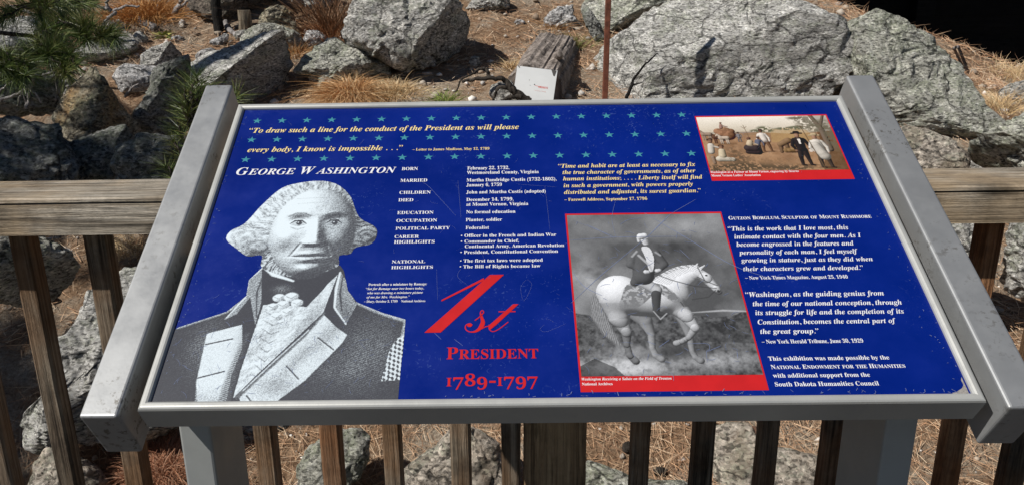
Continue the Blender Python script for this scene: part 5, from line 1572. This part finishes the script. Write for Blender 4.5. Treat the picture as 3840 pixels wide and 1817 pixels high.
# gravel and bits of quartz
iv, if_ = ico(1)
def gravel(n, x0, x1, y0, y1, r0, r1):
    x = rng.uniform(x0, x1, n); y = rng.uniform(y0, y1, n)
    keep = np.array([noise.noise(Vector((a * 1.3, b * 1.3, 9.1))) > rng.uniform(-.5, .5) for a, b in zip(x, y)])
    x, y = x[keep], y[keep]; n = len(x)
    r = r0 + (r1 - r0) * rng.random(n) ** 3
    z = np.array([gz(a, b) for a, b in zip(x, y)]) + r * .25
    S = rng.uniform(.6, 1.2, (n, 1, 3)) * np.array([1, 1, .65]) * (1 + .25 * rng.normal(size=(n, len(iv), 1)))
    V = np.stack([x, y, z], 1)[:, None] + iv[None] * r[:, None, None] * S
    F = (if_[None] + (np.arange(n) * len(iv))[:, None, None]).reshape(-1, 3)
    col = np.repeat(tint(n, [(.42, .37, .31), (.33, .27, .21), (.52, .48, .43), (.28, .21, .15), (.60, .57, .53)], .3), len(iv), 0)
    return V.reshape(-1, 3), F, col
v, f, c = join([gravel(3600, -2.0, 2.8, 1.15, 2.6, .003, .016), gravel(9000, -3.5, 5.5, 2.4, 6.8, .004, .036)])
tag(fast_mesh('gravel', v, f, M['gravel'], cols=c, smooth=False), 'small pale stones and grit scattered over the slope', 'gravel', kind='stuff')

def tuft(label, px, py, y, n, spread, height, cols, droop=.8, width=.003, name='grass_tuft', cat='grass', group=None, lean=(0, 0)):
    c = on_y(px, py, y) if y else at(px, py)
    zc = gz(c[0], c[1]) if not y else c[2]
    r = rng.normal(0, spread * .45, (n, 2))
    roots = np.stack([c[0] + r[:, 0], c[1] + r[:, 1], np.full(n, zc) + .25 * r[:, 1]], 1)
    d = np.stack([r[:, 0] / spread * .8 + lean[0] + rng.normal(0, .35, n), r[:, 1] / spread * .8 + lean[1] + rng.normal(0, .35, n), rng.uniform(.5, 1.3, n)], 1)
    L = height * rng.uniform(.5, 1.15, n)
    bend = np.stack([d[:, 0] * .5 + rng.normal(0, .2, n), d[:, 1] * .5 + rng.normal(0, .2, n), -droop * rng.uniform(.3, 1.2, n)], 1)
    v, f, cl = blades(roots, d, L, np.full(n, width) * rng.uniform(.6, 1.3, n), tint(n, cols, .3), bend, segs=5)
    return tag(fast_mesh(name, v, f, M['dry_grass'], cols=cl, origin=(c[0], c[1], zc)), label, cat, group)
HAY = [(.56, .32, .14), (.48, .25, .10), (.66, .43, .22), (.38, .19, .08), (.68, .50, .29)]
STRAW = [(.60, .44, .24), (.50, .34, .17), (.68, .54, .33), (.40, .26, .13)]
tuft('big orange brown mound of dry grass in front of the large rounded boulder', *zp('V', 885, 240), 3.72, 3200, .115, .225, HAY, 1.35, .0034, lean=(-.05, -.15))
tuft('low pale dry grass spreading right of the orange brown mound', *zp('V', 985, 235), 3.72, 1200, .15, .10, STRAW, .8, .0032)
tuft('orange dry grass clump between the fallen branch and the grey snag', *zp('H', 1680, 190), None, 1500, .22, .24, [(.46, .22, .07), (.40, .18, .055), (.52, .29, .11)], .8, .0045)
tuft('tall thin brown grass in the dark gap left of the large rounded boulder', *zp('K', 1880, 330), None, 420, .20, .46, [(.20, .10, .05), (.26, .14, .07), (.14, .08, .045)], .25, .0042)
tuft('rusty grass at the left foot of the large rounded boulder', *zp('K', 1860, 400), None, 420, .15, .2, [(.36, .15, .06), (.40, .21, .10)], .6, .0035)
tuft('dry grass between the slanted rock and the low greenish boulder', *zp('K', 1470, 620), None, 300, .1, .2, HAY, .6, .0032)
tuft('red brown grass mound at the bottom left beside the metal post', *zp('E', 0, 470), 1.60, 1500, .13, .15, [(.34, .155, .085), (.40, .20, .115), (.26, .11, .06), (.44, .26, .17)], 1.1, .0026)
tuft('small green tuft of grass at the top edge of the panel', *zp('B', 925, 770), 3.55, 160, .06, .11, [(.17, .25, .045), (.24, .30, .07), (.30, .28, .10)], .4, .0032)
tuft('small green and straw tuft right of the log stump', *zp('B', 1900, 350), None, 220, .09, .13, [(.15, .19, .05), (.30, .24, .10)], .5, .0032)
tuft('straw tuft above the weathered log', *zp('B', 1740, 210), None, 260, .09, .13, HAY, .9, .0032)
tuft('yellow grass patch on the open slope at the far right', *zp('C', 2330, 490), None, 500, .28, .16, STRAW, .5, .003)
tuft('thin golden grass on the crest below the dark corner', *zp('C', 1650, 55), None, 260, .25, .17, STRAW, .4, .0038)
tuft('dry grass beside the small far right rock', *zp('C', 2280, 700), None, 240, .14, .2, STRAW, .5, .003)
tuft('straw grass behind the left side rail below the railing', *zp('D', 650, 80), None, 400, .14, .12, STRAW, .8, .0028)
tuft('ragged straw at the foot of the log stump, left of the white sheet', *zp('Q', 170, 760), None, 220, .08, .11, STRAW, .8, .003)
# dead flower stalks against the dark corner
def stalk(label, pts, heads):
    q0 = at(*zp('C', *pts[0]))
    P = [Vector(on_y(*zp('C', *q), q0[1])) for q in pts]
    V, F = tube(wobble(P, 12, .003, 2), .0045, 6)
    for hq, r in heads:
        hc = Vector(on_y(*zp('C', *hq), q0[1]))
        n0 = len(V)
        for a in iv: V.append(hc + Vector(a) * r * (1 + .3 * random.random()))
        F += [tuple(int(i) + n0 for i in t) for t in if_]
    tag(mesh_obj('dead_stalk', V, F, M['stump'], origin=tuple(q0)), label, 'plant')
stalk('bent dry stalk with a row of fluffy seed heads against the dark corner', [(1935, 165), (1930, 110), (1910, 80), (1880, 65)], [((1880, 66), .022), ((1897, 72), .024), ((1912, 85), .024), ((1920, 100), .018), ((1930, 112), .014), ((1928, 134), .02)])
stalk('tall straight dead stalk against the dark corner', [(2162, 222), (2165, 150), (2168, 78)], [((2169, 76), .016)])
stalk('short pale stalk on the crest left of the seed heads', [(1790, 118), (1786, 85), (1784, 58)], [((1784, 57), .012)])
# green rosette
rc = at(*zp('K', 50, 430))
n = 46
an = rng.uniform(0, 2 * math.pi, n); el = rng.uniform(.25, 1.2, n)
d = np.stack([np.cos(an) * np.cos(el), np.sin(an) * np.cos(el), np.sin(el)], 1)
v, f, cl = blades(np.repeat(rc[None] + np.array([[0, 0, .01]]), n, 0), d, rng.uniform(.06, .12, n), np.full(n, .03), tint(n, [(.26, .30, .075), (.34, .33, .10), (.20, .26, .06), (.42, .36, .13)], .2), np.array([[0, 0, -.3]]) * np.ones((n, 3)), face_cam=False, segs=4)
tag(fast_mesh('leaf_rosette', v, f, M['leaf'], cols=cl, origin=tuple(rc)), 'yellow green leaf rosette on the needles at the upper left', 'plant')

# ------------------------------------------------------------------ pine: hanging branches at the upper left, crown outside the picture
GREEN = [(.075, .115, .026), (.11, .155, .036), (.048, .082, .02), (.15, .185, .05)]
OLIVE = [(.13, .15, .035), (.10, .13, .03), (.17, .17, .05)]
def brush(c, axis_, n, L, w, cols):
    """a bottle brush of needles round the tip of a twig"""
    c = np.asarray(c, float); a = np.asarray(axis_, float); a /= np.linalg.norm(a)
    t = rng.random(n) ** 1.3
    roots = c[None] - a[None] * (t * L * .9)[:, None]
    rd = rng.normal(size=(n, 3)); rd -= np.outer(rd @ a, a); rd /= np.linalg.norm(rd, axis=1)[:, None]
    d = rd * rng.uniform(.5, 1.0, n)[:, None] + a[None] * (rng.uniform(.35, 1.2, n) * (1 - .5 * t))[:, None]
    return blades(roots, d, L * rng.uniform(.7, 1.1, n), np.full(n, w), tint(n, cols, .3), np.array([[0, 0, -.10]]) * np.ones((n, 1)) + rng.normal(0, .05, (n, 3)), segs=2)
pine = thing('pine_tree', 'pine tree with green needle tufts hanging in at the upper left', 'tree', (-4.35, 2.5, gz(-4.35, 2.5)))
PLc = Vector(pine.location)
tv, tf = tube(wobble([PLc - Vector((0, 0, .3)), PLc + Vector((.05, 0, 1.6)), PLc + Vector((-.05, .05, 3.4)), PLc + Vector((0, 0, 5.6))], 24, .03, 2), [.17 - .005 * i for i in range(25)], 14, .15, 2)
part('trunk', tv, tf, M['bark_red'], pine, smooth=True)
tips = []
for q, yy in (((950, 250), 3.5), ((1060, 300), 3.5), ((1250, 370), 3.45), ((1320, 430), 3.4), ((1180, 420), 3.4), ((1000, 450), 3.4), ((900, 400), 3.4), ((870, 740), 3.05), ((760, 850), 3.0), ((720, 720), 3.1),
              ((500, 330), 3.3), ((650, 380), 3.3), ((560, 480), 3.2), ((700, 500), 3.2), ((800, 620), 3.1), ((300, 600), 3.1), ((200, 750), 3.0), ((150, 880), 2.9), ((330, 760), 2.95), ((90, 640), 3.0), ((420, 470), 3.2), ((300, 880), 2.9),
              ((0, 220), 3.5), ((60, 120), 3.6), ((520, 80), 3.7), ((640, 40), 3.8), ((760, 90), 3.8), ((880, 60), 3.9), ((980, 20), 3.9), ((420, 20), 3.7), ((700, 180), 3.6), ((820, 190), 3.6), ((260, 60), 3.7), ((1080, 40), 3.9), ((560, 640), 3.1), ((20, 780), 2.9), ((620, 240), 3.5), ((470, 170), 3.6)):
    tips.append(Vector(on_y(*zp('H', *q), yy)))
parts_, bv, bf = [], [], []
hub = [PLc + Vector((.05, 0, 1.3)), PLc + Vector((0, 0, 1.75)), PLc + Vector((0, .05, 2.1))]
def twig(p0, p1, r0, r1, sag, seed):
    mid = (p0 + p1) / 2 + Vector((0, 0, sag))
    v, f = tube(wobble([p0, mid, p1], 10, .02, seed), [r0 + (r1 - r0) * i / 10 for i in range(11)], 6, .2, seed)
    n0 = len(bv); bv.extend(v); bf.extend(tuple(i + n0 for i in t) for t in f)
nodes = [Vector(on_y(*zp('H', *q), y_)) for q, y_ in (((520, 420), 3.35), ((120, 700), 3.0), ((520, 60), 3.75), ((960, 380), 3.5), ((560, 640), 3.15))]
for i, nd in enumerate(nodes): twig(hub[i % 3] if i not in (3, 4) else nodes[0], nd, .022 if i not in (3, 4) else .012, .011, .06, i)
for i, tp in enumerate(tips):
    nd = min(nodes, key=lambda q: (q - tp).length)
    twig(nd, tp, .006, .0035, .015, 30 + i)
    ax_ = (tp - nd); ax_ = ax_.normalized() if ax_.length > .02 else Vector((.6, -.2, -.3))
    ax_ = (ax_ + Vector((random.uniform(-.3, .4), random.uniform(-.5, .1), random.uniform(-.3, .25)))).normalized()
    parts_.append(brush(tp, ax_, 150, .125, .0030, GREEN if i % 4 else OLIVE))
part('branch', bv, bf, M['dark_branch'], pine, smooth=True)
v, f, cl = join(parts_)
fast_mesh('needles', v - np.array(PLc), f, M['needles'], pine, cl)['kind'] = 'stuff'
# crown higher up, throwing the dappled shade on the rocks
cp = []; bv, bf = [], []
cr = random.Random(11)
SV = np.array(SUN)
def clump(tgt, nb, spread, t_):
    tgt = np.array([tgt[0], tgt[1], gz(tgt[0], tgt[1]) + .35])
    c = tgt + SV * t_
    if c[1] < .10: return
    root_ = PLc + Vector((0, 0, max(1.8, min(5.4, c[2] - PLc.z - .2))))
    twig(root_, Vector(c), .016, .006, .05, int(abs(c[0] * 1000)))
    for j in range(nb):
        q = c + np.array([cr.gauss(0, spread), cr.gauss(0, spread), cr.gauss(0, spread)])
        twig(Vector(c), Vector(q), .005, .003, .0, j)
        cp.append(brush(q, q - c + np.array([.02, -.03, .05]), 90, .17, .008, GREEN))
for tx, ty, nb, spd in ((-2.05, 2.62, 7, .10), (-1.75, 2.45, 7, .10), (-1.5, 2.6, 7, .10), (-1.32, 2.4, 6, .09), (-2.5, 2.9, 9, .16), (-1.58, 3.05, 8, .10), (-1.25, 2.95, 5, .08),
                        (-2.75, 3.5, 9, .18), (-3.1, 3.2, 9, .18), (-1.42, 3.45, 6, .08), (-1.05, 3.05, 4, .06), (-2.34, 1.92, 12, .12), (-2.24, 1.72, 11, .11), (-2.20, 1.55, 11, .11), (-2.45, 2.08, 11, .12), (-2.42, 1.74, 9, .11), (-3.2, 4.3, 8, .2), (-2.35, 3.35, 5, .08), (-1.78, 2.9, 4, .06)):
    clump((tx, ty), nb, spd, cr.uniform(2.8, 4.0))
v, f, cl = join(cp)
cobj = fast_mesh('crown', v - np.array(PLc), f, M['needles'], pine, cl); cobj['kind'] = 'stuff'
part('branch', bv, bf, M['dark_branch'], pine, smooth=True)
# sapling beside the left rail
sap = thing('pine_sapling', 'small pine sapling with olive needles behind the left side rail of the panel', 'tree', tuple(on_y(*zp('A', 1150, 1150), 2.2)))
sap.location.z = gz(sap.location.x, sap.location.y) - .05
SLc = Vector(sap.location)
bv, bf, sp_ = [], [], []
stem_top = Vector(on_y(*zp('K', 330, 960), 2.25))
twig(SLc, stem_top, .014, .006, .0, 300)
for i, (z, x_, y_) in enumerate((('K', 400, 830), ('K', 330, 900), ('K', 480, 900), ('K', 280, 1000), ('K', 420, 1010), ('K', 860, 1030), ('K', 240, 1100), ('K', 360, 1120), ('A', 1150, 620), ('A', 1180, 720), ('A', 1130, 800), ('A', 1080, 990), ('A', 1050, 1060), ('A', 1100, 900), ('A', 1500, 620))):
    tp = Vector(on_y(*zp(z, x_, y_), 2.25 + .05 * (i % 3)))
    b0_ = SLc + (stem_top - SLc) * min(.95, max(.2, (tp.z - SLc.z) / (stem_top.z - SLc.z) - .1))
    twig(b0_, tp, .006, .003, .01, 310 + i)
    sp_.append(brush(tp, (tp - b0_) + Vector((0, 0, .08)), 65, .105, .0022, OLIVE if i % 2 else GREEN))
part('stem', bv, bf, M['dark_branch'], sap, smooth=True)
v, f, cl = join(sp_)
fast_mesh('needles', v - np.array(SLc), f, M['needles'], sap, cl)['kind'] = 'stuff'
